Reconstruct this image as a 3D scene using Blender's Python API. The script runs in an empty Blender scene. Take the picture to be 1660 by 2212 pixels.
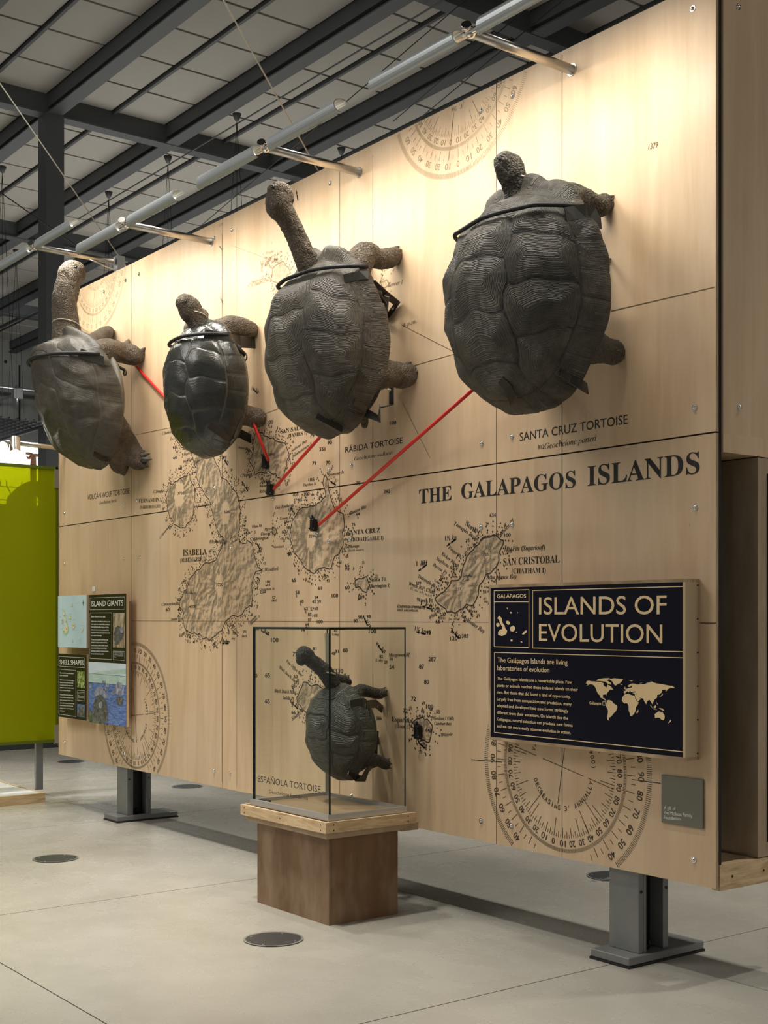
import bpy, bmesh, math, random
import numpy as np
from mathutils import Vector, noise
from mathutils.geometry import tessellate_polygon
random.seed(7)
sc = bpy.context.scene
COL = sc.collection
# ------------------------------------------------------------------ camera, world, lights, exposure
F = 2764.0; EH = 1.72; ED = 4.87; EX = 3.816          # focal (px), eye height, distance to the wall, eye X
fx, fy = -.79488, .60676                              # viewing direction in plan
cam = bpy.data.cameras.new('camera'); co = bpy.data.objects.new('camera', cam); COL.objects.link(co); sc.camera = co
cam.sensor_fit = 'VERTICAL'; cam.sensor_height = 36; cam.sensor_width = 27.0; cam.lens = F * 36 / 2212
cam.shift_y = (1341 - 1106) / 2212; cam.clip_end = 200
co.location = (EX, -ED, EH); co.rotation_euler = (math.pi / 2, 0, math.atan2(-fx, fy))
sc.view_settings.view_transform = 'Standard'; sc.view_settings.look = 'None'
sc.view_settings.gamma = 1; sc.view_settings.use_curve_mapping = False
sc.view_settings.exposure = 0.0
w = bpy.data.worlds.new('hall_ambient'); sc.world = w; w.use_nodes = True
w.node_tree.nodes['Background'].inputs[0].default_value = (1, .97, .92, 1)
w.node_tree.nodes['Background'].inputs[1].default_value = .26

def lamp(kind, name, loc, target, power, color, size=.3, size_y=None, spot=1.0, blend=.6):
    l = bpy.data.lights.new(name, kind); l.energy = power; l.color = color
    if kind == 'AREA':
        l.shape = 'RECTANGLE' if size_y else 'DISK'; l.size = size
        if size_y: l.size_y = size_y
    elif kind == 'SPOT':
        l.spot_size = spot; l.spot_blend = blend; l.shadow_soft_size = size
    else: l.shadow_soft_size = size
    if name == 'wall_light_lamp': l.spread = math.radians(140)
    o = bpy.data.objects.new(name, l); COL.objects.link(o); o.location = loc
    o.rotation_euler = (Vector(target) - Vector(loc)).to_track_quat('-Z', 'Y').to_euler()
    return o
WARM = (1.0, .94, .83); SOFT = (1.0, .96, .89)
# ceiling downlights over the hall (above and in front of the display wall, and behind it)
for x, y, p in ((-9.5, .1, 500), (-6.2, .0, 620), (-3.0, -.1, 500), (.2, .1, 160)):
    lamp('SPOT', 'ceiling_spot', (x, y, 9.0), (x, y + .15, 0), p, SOFT, .18, spot=.9, blend=.8)
for x, y, tx, ty, p in ((-4.6, -2.0, -4.4, -1.9, 2600), (-1.8, -2.7, -1.5, -2.6, 2100), (-9.0, -1.6, -8.8, -1.6, 1800)):
    lamp('SPOT', 'front_spot', (x, y, 8.8), (tx, ty, 0), p, SOFT, .25, spot=.85, blend=.9)
for x, y, p in ((-2.0, 3.6, 1500), (-7.0, 3.8, 1300), (1.5, 3.2, 1100), (-12., 1.0, 800)):
    lamp('SPOT', 'rear_spot', (x, y, 8.8), (x, y - 1.6, 0), p, SOFT, .2, spot=.9, blend=.8)
lamp('AREA', 'hall_wash', (-5.5, -7.0, 7.8), (-5.8, 0, 1.0), 320, SOFT, 4.0)
lamp('AREA', 'side_fill', (7.5, 1.5, 5.5), (0, .6, 2.2), 60, SOFT, 2.5)  # added fill to brighten the right end of the wall, no known fitting
lamp('AREA', 'floor_bounce_hall', (-16, 6, 3.0), (-16, 6, 10), 330, SOFT, 9.0)

# ------------------------------------------------------------------ helpers
def ray(px, py):
    a = (px - 830) / F
    return (fx + fy * a, fy - fx * a, (1341 - py) / F)
def onY(px, py, y=0.):
    d = ray(px, py); t = (y + ED) / d[1]; return Vector((EX + t * d[0], y, EH + t * d[2]))
def onX(px, py, x):
    d = ray(px, py); t = (x - EX) / d[0]; return Vector((x, -ED + t * d[1], EH + t * d[2]))
def onZ(px, py, z=0.):
    d = ray(px, py); t = (z - EH) / d[2]; return Vector((EX + t * d[0], -ED + t * d[1], z))
def thing(name, label, cat, loc=(0, 0, 0), group=None):
    o = bpy.data.objects.new(name, None); COL.objects.link(o); o.location = loc
    o.empty_display_size = .1; o['label'] = label; o['category'] = cat
    if group: o['group'] = group
    return o
def tag(o, label, cat, group=None):
    o['label'] = label; o['category'] = cat
    if group: o['group'] = group
    return o
def link(name, me, parent=None, mats=()):
    for m in mats: me.materials.append(m)
    o = bpy.data.objects.new(name, me); COL.objects.link(o)
    if parent is not None:
        o.parent = parent; o.matrix_parent_inverse = wm(parent).inverted()
    return o
def wm(o):
    from mathutils import Matrix
    m = Matrix.Translation(o.location)
    return m if o.parent is None else m      # parents are top-level or identity meshes
class MB:
    """collects geometry in world coordinates"""
    def __init__(s): s.v = []; s.f = []; s.m = []; s.sm = []
    def add(s, vs, fs, mi=0, smooth=False):
        b = len(s.v); s.v += [tuple(v) for v in vs]
        s.f += [tuple(b + i for i in f) for f in fs]; s.m += [mi] * len(fs); s.sm += [smooth] * len(fs)
    def box(s, a, b, mi=0, bev=0):
        x0, y0, z0 = [min(a[i], b[i]) for i in range(3)]; x1, y1, z1 = [max(a[i], b[i]) for i in range(3)]
        if bev:
            c = bev; vs = []; 
            bm = bmesh.new(); bmesh.ops.create_cube(bm, size=1)
            for v in bm.verts: v.co = Vector(((x0 + x1) / 2 + v.co.x * (x1 - x0), (y0 + y1) / 2 + v.co.y * (y1 - y0), (z0 + z1) / 2 + v.co.z * (z1 - z0)))
            bmesh.ops.bevel(bm, geom=bm.edges[:], offset=c, segments=1, affect='EDGES', profile=.5)
            bm.verts.index_update(); s.add([v.co[:] for v in bm.verts], [[v.index for v in f.verts] for f in bm.faces], mi); bm.free(); return
        s.add([(x0, y0, z0), (x1, y0, z0), (x1, y1, z0), (x0, y1, z0), (x0, y0, z1), (x1, y0, z1), (x1, y1, z1), (x0, y1, z1)],
              [(0, 3, 2, 1), (4, 5, 6, 7), (0, 1, 5, 4), (1, 2, 6, 5), (2, 3, 7, 6), (3, 0, 4, 7)], mi)
    def tube(s, pts, rad, n=10, mi=0, cap=True, smooth=True):
        pts = [Vector(p) for p in pts]
        if not hasattr(rad, '__len__'): rad = [rad] * len(pts)
        up = None; vs = []; fs = []
        for i, p in enumerate(pts):
            t = (pts[min(i + 1, len(pts) - 1)] - pts[max(i - 1, 0)]).normalized()
            if up is None: up = t.orthogonal().normalized()
            up = (up - t * up.dot(t)).normalized(); sd = t.cross(up)
            for k in range(n):
                a = 2 * math.pi * k / n; vs.append(p + (up * math.cos(a) + sd * math.sin(a)) * rad[i])
        for i in range(len(pts) - 1):
            for k in range(n): fs.append((i * n + k, i * n + (k + 1) % n, (i + 1) * n + (k + 1) % n, (i + 1) * n + k))
        s.add(vs, fs, mi, smooth)
        if cap: s.add([], []); b = len(s.v) - len(vs); s.f += [tuple(b + k for k in range(n))[::-1], tuple(b + len(vs) - n + k for k in range(n))]; s.m += [mi, mi]; s.sm += [False, False]
    def strip(s, pts, wdir, w, th, mi=0):
        """flat bar swept along pts, width w along wdir, thickness th"""
        pts = [Vector(p) for p in pts]; vs = []; fs = []
        for i, p in enumerate(pts):
            t = (pts[min(i + 1, len(pts) - 1)] - pts[max(i - 1, 0)]).normalized()
            wd = Vector(wdir); wd = (wd - t * wd.dot(t)).normalized(); nn = t.cross(wd)
            for a, b in ((-1, -1), (1, -1), (1, 1), (-1, 1)): vs.append(p + wd * a * w / 2 + nn * b * th / 2)
        for i in range(len(pts) - 1):
            for k in range(4): fs.append((i * 4 + k, i * 4 + (k + 1) % 4, i * 4 + 4 + (k + 1) % 4, i * 4 + 4 + k))
        fs += [(3, 2, 1, 0), tuple(len(vs) - 4 + k for k in range(4))]
        s.add(vs, fs, mi)
    def ell(s, c, r, n=12, m=8, mi=0, rot=None):
        vs = [Vector((0, 0, 1))] + [Vector((math.sin(math.pi * i / m) * math.cos(2 * math.pi * k / n), math.sin(math.pi * i / m) * math.sin(2 * math.pi * k / n), math.cos(math.pi * i / m))) for i in range(1, m) for k in range(n)] + [Vector((0, 0, -1))]
        fs = [(0, 1 + k, 1 + (k + 1) % n) for k in range(n)]
        for i in range(m - 2):
            for k in range(n): a = 1 + i * n; fs.append((a + k, a + n + k, a + n + (k + 1) % n, a + (k + 1) % n))
        e = len(vs) - 1; fs += [(e, e - n + (k + 1) % n, e - n + k) for k in range(n)]
        if not hasattr(r, '__len__'): r = (r, r, r)
        out = []
        for v in vs:
            q = Vector((v.x * r[0], v.y * r[1], v.z * r[2]))
            if rot is not None: q = rot @ q
            out.append(q + Vector(c))
        s.add(out, fs, mi, True)
    def poly(s, pts3, mi=0):
        pts3 = [Vector(p) for p in pts3]
        tr = tessellate_polygon([pts3]); s.add(pts3, [tuple(t) for t in tr], mi)
    def disc(s, c, u, v, r, n=24, mi=0):
        s.add([Vector(c) + Vector(u) * r * math.cos(2 * math.pi * k / n) + Vector(v) * r * math.sin(2 * math.pi * k / n) for k in range(n)], [tuple(range(n))], mi)
    def mesh(s, name):
        me = bpy.data.meshes.new(name); me.from_pydata(s.v, [], s.f)
        me.polygons.foreach_set('material_index', s.m); me.polygons.foreach_set('use_smooth', s.sm); me.update(); return me
    def build(s, name, mats, parent=None):
        if not isinstance(mats, (list, tuple)): mats = [mats]
        return link(name, s.mesh(name), parent, mats)

# ------------------------------------------------------------------ materials
class NT:
    def __init__(s, name):
        s.mat = bpy.data.materials.new(name); s.mat.use_nodes = True; s.t = s.mat.node_tree; s.t.nodes.clear()
        s.out = s.n('ShaderNodeOutputMaterial')
    def n(s, typ, **kw):
        x = s.t.nodes.new(typ)
        for k, v in kw.items():
            if hasattr(x, k): setattr(x, k, v)
        return x
    def l(s, a, b): s.t.links.new(a, b)
    def val(s, sock, v):
        if isinstance(v, bpy.types.NodeSocket): s.l(v, sock)
        else:
            if isinstance(v, (tuple, list)) and len(v) == 3 and sock.type == 'RGBA': v = (*v, 1)
            sock.default_value = v
    def math(s, op, a, b=0., c=0.):
        x = s.n('ShaderNodeMath', operation=op); s.val(x.inputs[0], a); s.val(x.inputs[1], b); s.val(x.inputs[2], c); return x.outputs[0]
    def mix(s, f, a, b, mode='MIX'):
        x = s.n('ShaderNodeMix', data_type='RGBA', blend_type=mode)
        s.val(x.inputs[0], f); s.val(x.inputs[6], a); s.val(x.inputs[7], b); return x.outputs[2]
    def obj(s, scale=(1, 1, 1), loc=(0, 0, 0)):
        tc = s.n('ShaderNodeTexCoord'); m = s.n('ShaderNodeMapping'); m.inputs['Scale'].default_value = scale; m.inputs['Location'].default_value = loc
        s.l(tc.outputs['Object'], m.inputs[0]); return m.outputs[0]
    def noise(s, vec, scale, detail=4., rough=.6, dist=0.):
        x = s.n('ShaderNodeTexNoise'); s.l(vec, x.inputs['Vector']); x.inputs['Scale'].default_value = scale
        x.inputs['Detail'].default_value = detail; x.inputs['Roughness'].default_value = rough; x.inputs['Distortion'].default_value = dist; return x.outputs['Fac']
    def ramp(s, f, a, b, ca=(0, 0, 0), cb=(1, 1, 1)):
        x = s.n('ShaderNodeValToRGB'); s.l(f, x.inputs[0]); e = x.color_ramp.elements
        e[0].position = a; e[1].position = b; e[0].color = (*ca, 1); e[1].color = (*cb, 1); return x.outputs[0]
    def bsdf(s, col, rough=.5, metal=0., spec=.5, bump=None, bstr=.3, bdist=.01, coat=0.):
        p = s.n('ShaderNodeBsdfPrincipled'); s.val(p.inputs['Base Color'], col); s.val(p.inputs['Roughness'], rough)
        p.inputs['Metallic'].default_value = metal; p.inputs['Specular IOR Level'].default_value = spec; p.inputs['Coat Weight'].default_value = coat
        if bump is not None:
            b = s.n('ShaderNodeBump'); b.inputs['Strength'].default_value = bstr; b.inputs['Distance'].default_value = bdist
            s.l(bump, b.inputs['Height']); s.l(b.outputs[0], p.inputs['Normal'])
        s.l(p.outputs[0], s.out.inputs[0]); return p
def plain(name, col, rough=.5, metal=0., spec=.5):
    m = NT(name); m.bsdf(col, rough, metal, spec); return m.mat
def emit(name, col, strength):
    m = NT(name); e = m.n('ShaderNodeEmission'); e.inputs[0].default_value = (*col, 1); e.inputs[1].default_value = strength; m.l(e.outputs[0], m.out.inputs[0]); return m.mat

PW = 1.5218; ZB = .464; ZS = 2.604; ZT = 4.742          # plywood panel width; bottom, seam, top of the wall
def ply_color(m, ca=(.655, .482, .308), cb=(.565, .392, .238)):
    v = m.obj(); sx = m.n('ShaderNodeSeparateXYZ'); m.l(v, sx.inputs[0])
    ix = m.math('FLOOR', m.math('DIVIDE', sx.outputs[0], PW)); iz = m.math('GREATER_THAN', sx.outputs[2], ZS)
    cb_ = m.n('ShaderNodeCombineXYZ'); m.l(ix, cb_.inputs[0]); m.l(iz, cb_.inputs[1])
    wn = m.n('ShaderNodeTexWhiteNoise'); m.l(cb_.outputs[0], wn.inputs['Vector'])
    off = m.n('ShaderNodeVectorMath', operation='MULTIPLY_ADD'); m.l(wn.outputs['Color'], off.inputs[0]); off.inputs[1].default_value = (9, 9, 9); m.l(v, off.inputs[2])
    st = m.n('ShaderNodeMapping'); st.inputs['Scale'].default_value = (1, 1, .09); m.l(off.outputs[0], st.inputs[0])
    g1 = m.noise(st.outputs[0], 42, 5, .65, .4); g2 = m.noise(st.outputs[0], 6.5, 3, .5, 1.2)
    st2 = m.n('ShaderNodeMapping'); st2.inputs['Scale'].default_value = (1, 1, .45); m.l(off.outputs[0], st2.inputs[0])
    bl = m.noise(st2.outputs[0], 2.6, 4, .6)
    c = m.mix(m.ramp(g2, .35, .7), ca, cb)
    c = m.mix(m.math('MULTIPLY', m.ramp(g1, .42, .78), .24), c, tuple(x * .72 for x in cb))
    c = m.mix(m.math('MULTIPLY', m.ramp(bl, .45, .75), .40), c, (.70, .57, .42))
    sp = m.n('ShaderNodeMapping'); sp.inputs['Scale'].default_value = (1, 1, .35); m.l(off.outputs[0], sp.inputs[0])
    vo = m.n('ShaderNodeTexVoronoi'); vo.inputs['Scale'].default_value = 5.5; m.l(sp.outputs[0], vo.inputs['Vector'])
    kn = m.ramp(m.math('ADD', vo.outputs['Distance'], m.math('MULTIPLY', m.noise(sp.outputs[0], 60, 2), .03)), .022, .045, (1, 1, 1), (0, 0, 0))
    c = m.mix(m.math('MULTIPLY', kn, .55), c, (.16, .07, .03))
    tint = m.math('MULTIPLY_ADD', wn.outputs['Value'], .12, .93)
    hs = m.n('ShaderNodeHueSaturation'); m.l(c, hs.inputs['Color']); m.l(tint, hs.inputs['Value'])
    return hs.outputs[0], g1, v
m = NT('plywood'); c, g, _ = ply_color(m); m.bsdf(c, .42, spec=.35, bump=g, bstr=.08, bdist=.002); PLY = m.mat
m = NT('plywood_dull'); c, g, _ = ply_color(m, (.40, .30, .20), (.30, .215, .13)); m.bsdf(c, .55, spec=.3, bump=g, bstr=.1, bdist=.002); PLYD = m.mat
m = NT('plywood_brown'); c, g, _ = ply_color(m, (.205, .115, .055), (.15, .082, .038)); m.bsdf(c, .45, spec=.3, bump=g, bstr=.1, bdist=.002); PLYB = m.mat
def edge_mat():
    m = NT('plywood_edge'); v = m.obj((1, 1, 1)); st = m.n('ShaderNodeMapping'); st.inputs['Scale'].default_value = (.015, 1, .015); m.l(v, st.inputs[0])
    g = m.noise(st.outputs[0], 260, 2); c = m.mix(m.ramp(g, .4, .6), (.50, .38, .24), (.27, .18, .10)); m.bsdf(c, .6); return m.mat
PEDGE = edge_mat()
def trim_mat(nm='maple_trim', sc_=(.12, 1, 1)):
    m = NT(nm); st = m.obj(sc_); g = m.noise(st, 30, 5, .65, 1.5); c = m.mix(m.ramp(g, .38, .66), (.66, .49, .29), (.42, .27, .13)); m.bsdf(c, .4, bump=g, bstr=.1, bdist=.002); return m.mat
MAPLE = trim_mat(); MAPLEY = trim_mat('maple_trim_side', (1, .12, 1))
INK = plain('black_print', (.018, .016, .014), .55, spec=.3)
INKB = plain('brown_print', (.060, .042, .028), .6, spec=.2)
INKF = plain('pale_print', (.33, .25, .15), .6, spec=.2)  # paler brown ink for the chart near the top of the wall
INKM = plain('grey_print', (.15, .10, .06), .6, spec=.2)
m = NT('map_relief_print'); c, g, v = ply_color(m)
at = m.n('ShaderNodeAttribute'); at.attribute_name = 'ink'
nz = m.noise(v, 240, 2, .7); fac = m.math('MULTIPLY', at.outputs['Fac'], m.ramp(nz, .33, .62)); fac = m.math('MINIMUM', m.math('MULTIPLY', fac, 1.25), .93)
c = m.mix(fac, c, (.045, .05, .038)); m.bsdf(c, .5, spec=.3); RELIEF = m.mat
BLACK = plain('black_metal', (.012, .012, .013), .38, .4)
RUBBER = plain('black_rubber', (.01, .01, .01), .7)
DARK = plain('dark_gap', (.012, .011, .01), .9)
STEEL = plain('brushed_steel', (.60, .57, .52), .30, 1.)
CHROME = plain('chrome', (.75, .73, .70), .15, 1.)
ALU = plain('aluminium', (.55, .56, .56), .38, .9)
BRKT = plain('bracket_steel', (.045, .042, .035), .38, .6)
RED = plain('red_cord', (.62, .018, .012), .45)
CORD = plain('black_cord', (.01, .01, .012), .6)
STRING = plain('white_string', (.55, .50, .42), .8)
def steel_paint():
    m = NT('grey_painted_steel'); v = m.obj(); g = m.noise(v, 5, 3); c = m.mix(m.ramp(g, .35, .7), (.17, .178, .174), (.215, .22, .21)); m.bsdf(c, .38, .3, bump=m.noise(v, 60, 3), bstr=.04); return m.mat
GPAINT = steel_paint()
BEAMM = plain('beam_paint', (.082, .088, .092), .55, .1)
m = NT('ceiling_panel_felt'); g = m.noise(m.obj(), 1.2, 4); c = m.mix(g, (.40, .385, .35), (.46, .44, .40)); m.bsdf(c, .95, spec=.1); CEILM = m.mat
m = NT('concrete_floor'); v = m.obj()
n1 = m.noise(v, .55, 6, .6, .6); n2 = m.noise(v, 3.2, 5, .65, .3); n3 = m.noise(v, 190, 2, .7)
c = m.mix(m.ramp(n1, .35, .68), (.315, .296, .248), (.395, .375, .325)); c = m.mix(m.math('MULTIPLY', m.ramp(n2, .3, .85), .35), c, (.45, .43, .37))
c = m.mix(m.math('MULTIPLY', m.ramp(n3, .56, .70), .30), c, (.13, .12, .10))
ro = m.math('MULTIPLY_ADD', n2, .22, .16); m.bsdf(c, ro, spec=.45, bump=m.noise(v, 7, 2), bstr=.025, bdist=.01); FLOORM = m.mat
m = NT('concrete_wall'); v = m.obj(); n1 = m.noise(v, .5, 6, .65); c = m.mix(m.ramp(n1, .35, .7), (.17, .175, .165), (.25, .25, .235)); m.bsdf(c, .8, bump=m.noise(v, 6, 4), bstr=.1); CONW = m.mat
WHITE = plain('white_backdrop', (.85, .85, .85), .8)
m = NT('hatch_steel'); v = m.obj(); c = m.mix(m.noise(v, 20, 4), (.055, .06, .06), (.09, .092, .09)); m.bsdf(c, .35, .5, bump=m.noise(v, 90, 2), bstr=.1); HATCH = m.mat

def shell_mat(name, ca, cb, seam, ring_w, bst, rough, mott=.5, gloss=.5):
    m = NT(name); v = m.obj()
    a = m.n('ShaderNodeAttribute'); a.attribute_name = 'edge'; e = a.outputs['Fac']
    b = m.n('ShaderNodeAttribute'); b.attribute_name = 'scute'; sid = b.outputs['Fac']
    n1 = m.noise(v, 5, 5, .65); n2 = m.noise(v, 26, 5, .65); n3 = m.noise(v, 110, 3, .7)
    n0 = m.noise(v, 9, 3); ew = m.math('ADD', e, m.math('ADD', m.math('MULTIPLY', m.math('SUBTRACT', n2, .5), .012), m.math('MULTIPLY', m.math('SUBTRACT', n0, .5), .020)))
    ph = m.math('MULTIPLY', ew, 6.2832 / ring_w); s = m.math('SINE', ph); s2 = m.math('SINE', m.math('MULTIPLY', ph, .61))
    rings = m.math('MULTIPLY', m.math('ADD', s, m.math('MULTIPLY', s2, .8)), m.ramp(m.noise(v, 14, 4), .30, .62, (.15, .15, .15), (1, 1, 1)))
    c = m.mix(m.ramp(n1, .35, .68), ca, cb); c = m.mix(m.math('MULTIPLY', m.ramp(n2, .4, .75), mott), c, tuple(x * .45 for x in ca))
    c = m.mix(m.math('MULTIPLY', m.math('MAXIMUM', rings, 0.), .22 if bst > .3 else .08), c, tuple(min(1, x * 1.9) for x in cb))
    c = m.mix(m.math('MULTIPLY', sid, .22), c, tuple(x * 1.5 for x in ca))
    sm = m.ramp(e, .003, .009, (1, 1, 1), (0, 0, 0)); c = m.mix(m.math('MULTIPLY', sm, .75), c, seam)
    h = m.math('ADD', m.math('MULTIPLY', rings, .32 if bst > .3 else .1), m.math('ADD', m.math('MULTIPLY', n3, .5), m.math('MULTIPLY', n2, 1.3)))
    rg = m.math('MULTIPLY_ADD', n2, .25, rough - .1)
    m.bsdf(c, rg, spec=gloss, bump=h, bstr=bst, bdist=.012); return m.mat
def skin_mat(name, ca, cb, sc_=34):
    m = NT(name); v = m.obj(); n1 = m.noise(v, 8, 4); n2 = m.noise(v, 45, 5, .7, .6)
    dn = m.n('ShaderNodeVectorMath', operation='MULTIPLY_ADD')
    nn = m.n('ShaderNodeTexNoise'); m.l(v, nn.inputs['Vector']); nn.inputs['Scale'].default_value = 12
    m.l(nn.outputs['Color'], dn.inputs[0]); dn.inputs[1].default_value = (.05, .05, .05); m.l(v, dn.inputs[2])
    vo = m.n('ShaderNodeTexVoronoi'); vo.feature = 'DISTANCE_TO_EDGE'; vo.inputs['Scale'].default_value = sc_; m.l(dn.outputs[0], vo.inputs['Vector'])
    cell = m.ramp(vo.outputs['Distance'], .0, .30)
    c = m.mix(m.ramp(n1, .35, .7), ca, cb); c = m.mix(m.math('MULTIPLY', m.math('SUBTRACT', 1., cell), .42), c, tuple(x * .35 for x in ca))
    h = m.math('ADD', m.math('MULTIPLY', cell, 1.), m.math('MULTIPLY', n2, .9)); m.bsdf(c, .62, spec=.3, bump=h, bstr=.7, bdist=.012); return m.mat

# ------------------------------------------------------------------ text
STY = {}
def fancy(s, style):
    r = ''
    for ch in s:
        if style == 'serif':
            if 'A' <= ch <= 'Z': ch = chr(0x1D400 + ord(ch) - 65)
            elif 'a' <= ch <= 'z': ch = chr(0x1D41A + ord(ch) - 97)
            elif '0' <= ch <= '9': ch = chr(0x1D7CE + ord(ch) - 48)
        elif style == 'italic':
            if ch == 'h': ch = '\u210e'
            elif 'A' <= ch <= 'Z': ch = chr(0x1D434 + ord(ch) - 65)
            elif 'a' <= ch <= 'z': ch = chr(0x1D44E + ord(ch) - 97)
        r += ch
    return r
TEXTS = []          # (bucket, string, style, origin, u_dir_scaled_end, cap, up, weight)
def text(bucket, s, p0, p1, cap, style='sans', up=None, bold=0.):
    TEXTS.append((bucket, s, style, Vector(p0), Vector(p1), cap, up, bold))
def bake_texts():
    uniq = {}
    for t in TEXTS: uniq.setdefault((t[1], t[2], t[7]), None)
    uniq[('H', 'sans', 0.)] = None; uniq[('H', 'serif', 0.)] = None; uniq[('H', 'italic', 0.)] = None
    obs = []
    for k in uniq:
        cu = bpy.data.curves.new('t', 'FONT'); cu.body = fancy(k[0], k[1]); cu.resolution_u = 3 if len(k[0]) > 14 else 4; cu.offset = k[2]
        ob = bpy.data.objects.new('t', cu); COL.objects.link(ob); obs.append((k, ob))
    bpy.context.view_layer.update(); dg = bpy.context.evaluated_depsgraph_get()
    for k, ob in obs:
        ev = ob.evaluated_get(dg); me = ev.to_mesh()
        n = len(me.vertices); co_ = np.zeros(n * 3); me.vertices.foreach_get('co', co_); co_ = co_.reshape(-1, 3)
        uniq[k] = (co_, [tuple(p.vertices) for p in me.polygons]); ev.to_mesh_clear()
    for k, ob in obs:
        cu = ob.data; bpy.data.objects.remove(ob); bpy.data.curves.remove(cu)
    capH = {s: uniq[('H', s, 0.)][0][:, 1].max() for s in ('sans', 'serif', 'italic')}
    for bucket, s, style, p0, p1, cap, up, bold in TEXTS:
        co_, fs = uniq[(s, style, bold)]
        if len(co_) == 0: continue
        x0 = co_[:, 0].min(); x1 = co_[:, 0].max(); L = p1 - p0
        upv = Vector(up) if up is not None else (Vector((-L.z, 0, L.x)).normalized() if abs(L.y) < 1e-6 else Vector((0, 0, 1)))
        k = cap / capH[style]; out = [p0 + L * ((c[0] - x0) / max(x1 - x0, 1e-6)) + upv * (c[1] * k) for c in co_]
        bucket.add(out, fs)
def W(px, py, y=-.0012): return onY(px, py, y)
def line(mb, a, b, w, y=None):
    a = Vector(a); b = Vector(b); d = (b - a).normalized(); n = Vector((-d.z, 0, d.x)) * w / 2
    mb.add([a - n, b - n, b + n, a + n], [(0, 1, 2, 3)])
def pline(mb, pts, w):
    for a, b in zip(pts[:-1], pts[1:]): line(mb, a, b, w)

# ------------------------------------------------------------------ SETTING: floor, ceiling, far walls
fl = MB(); fl.box((-36, -9, -.25), (9, 17, -.012)); floor = fl.build('floor', DARK); floor['kind'] = 'structure'
jx = [-35.5] + [-32.665 + 2.919 * i for i in range(0, 14)] + [8.5]; jx = [-.585 + 2.905 * i for i in range(-12, 4)]
jy = [.16 + 2.66 * i for i in range(-4, 7)]
for i in range(len(jx) - 1):
    for j in range(len(jy) - 1):
        s_ = MB(); g_ = .0035; s_.box((jx[i] + g_, jy[j] + g_, -.012), (jx[i + 1] - g_, jy[j + 1] - g_, 0)); s_.build('concrete_slab', FLOORM, floor)
# hatches in the floor
def hatch(cx, cy, r, label, letters=False):
    t = thing('floor_hatch', label, 'floor hatch', (cx, cy, 0))
    d = MB(); d.tube([(cx, cy, -.004), (cx, cy, .004)], r, 40, smooth=False); d.build('cover_plate', HATCH, t)
    d = MB(); n = 48
    for k in range(n):
        a0, a1 = 2 * math.pi * k / n, 2 * math.pi * (k + 1) / n
        d.add([(cx + rr * math.cos(a), cy + rr * math.sin(a), .0055) for a in (a0, a1) for rr in (r, r + .012)], [(0, 1, 3, 2)])
    d.build('rim', ALU, t)
    for k in range(4):
        a = .6 + k * math.pi / 2; q = MB(); q.tube([(cx + r * .86 * math.cos(a), cy + r * .86 * math.sin(a), .003), (cx + r * .86 * math.cos(a), cy + r * .86 * math.sin(a), .0075)], .009, 8); q.build('screw', CHROME, t)
    return t
a_ = onZ(120, 1855); hatch(a_.x, a_.y, .150, 'round dark steel floor hatch left of the plinth, nearest the left edge', 0)
a_ = onZ(591, 2029.5); hatch(a_.x, a_.y, .150, 'round dark steel floor hatch in front of the brown plinth')
a_ = onZ(405, 1699); hatch(a_.x, a_.y, .150, 'round floor hatch seen under the wall between plinth and left post')
a_ = onZ(153, 1645); hatch(a_.x, a_.y, .150, 'farthest round floor hatch, under the left end of the wall')
a_ = onZ(1325, 1893); HT = hatch(a_.x, a_.y, .165, 'round blue-grey floor hatch with pale lettering beside the near post')
hl = MB(); text(hl, 'DOGC', onZ(1276, 1902, .006), onZ(1344, 1902, .006), .17, 'sans', up=(.0, 1., 0)); 
# ceiling
HB = 9.22; HC = 9.52
ceil = MB(); ceil.box((-36, -10, HC + .08), (9, 17, HC + .2)); ceiling = ceil.build('ceiling', DARK); ceiling['kind'] = 'structure'
BY = [-7. + 1.95 * i for i in range(0, 12)]; BX = [-32.94, -26.74, -20.54, -14.34, -8.14, -1.94, 4.26]
cells = []
for yb in BY[:-1]:
    for h_ in (0, 1):
        ya = yb + .09 + h_ * .905; yc = ya + .845
        for i in range(0, 6):
            for xb in BX[:-1]:
                xa = xb + 6.2 * i / 6; xc = xb + 6.2 * (i + 1) / 6; cells.append((xa + .025, ya, xc - .025, yc))
def vis(c):
    cx, cy = (c[0] + c[2]) / 2 - EX, (c[1] + c[3]) / 2 + ED; f = cx * fx + cy * fy; r = cx * fy - cy * fx
    if f < 3: return None
    px = 830 + F * r / f; py = 1341 - F * (HC - EH) / f
    wallhid = False
    return f if (-120 < px < 1780 and py > -120) else None
vc = sorted([(vis(c), c) for c in cells if vis(c) is not None]); rest = MB()
pm = None
for k, (f_, c) in enumerate(vc):
    if k < 295:
        if pm is None:
            q = MB(); q.box((-.5, -.5, 0), (.5, .5, .05)); pm = q.mesh('ceiling_panel'); pm.materials.append(CEILM)
        o = bpy.data.objects.new('ceiling_panel', pm); COL.objects.link(o); o.parent = ceiling
        o.location = ((c[0] + c[2]) / 2, (c[1] + c[3]) / 2, HC); o.scale = (c[2] - c[0], c[3] - c[1], 1)
    else: rest.box((c[0], c[1], HC), (c[2], c[3], HC + .05))
if rest.v:
    o = rest.build('distant_ceiling_panels', CEILM, ceiling); o['kind'] = 'stuff'
for yb in BY:   # mid channel between beams
    if yb < -5: continue
    q = MB(); q.box((-34, yb + .955, HC - .05), (6, yb + 1.0, HC + .06)); q.build('panel_channel', BEAMM, ceiling)
nb = 0
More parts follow.
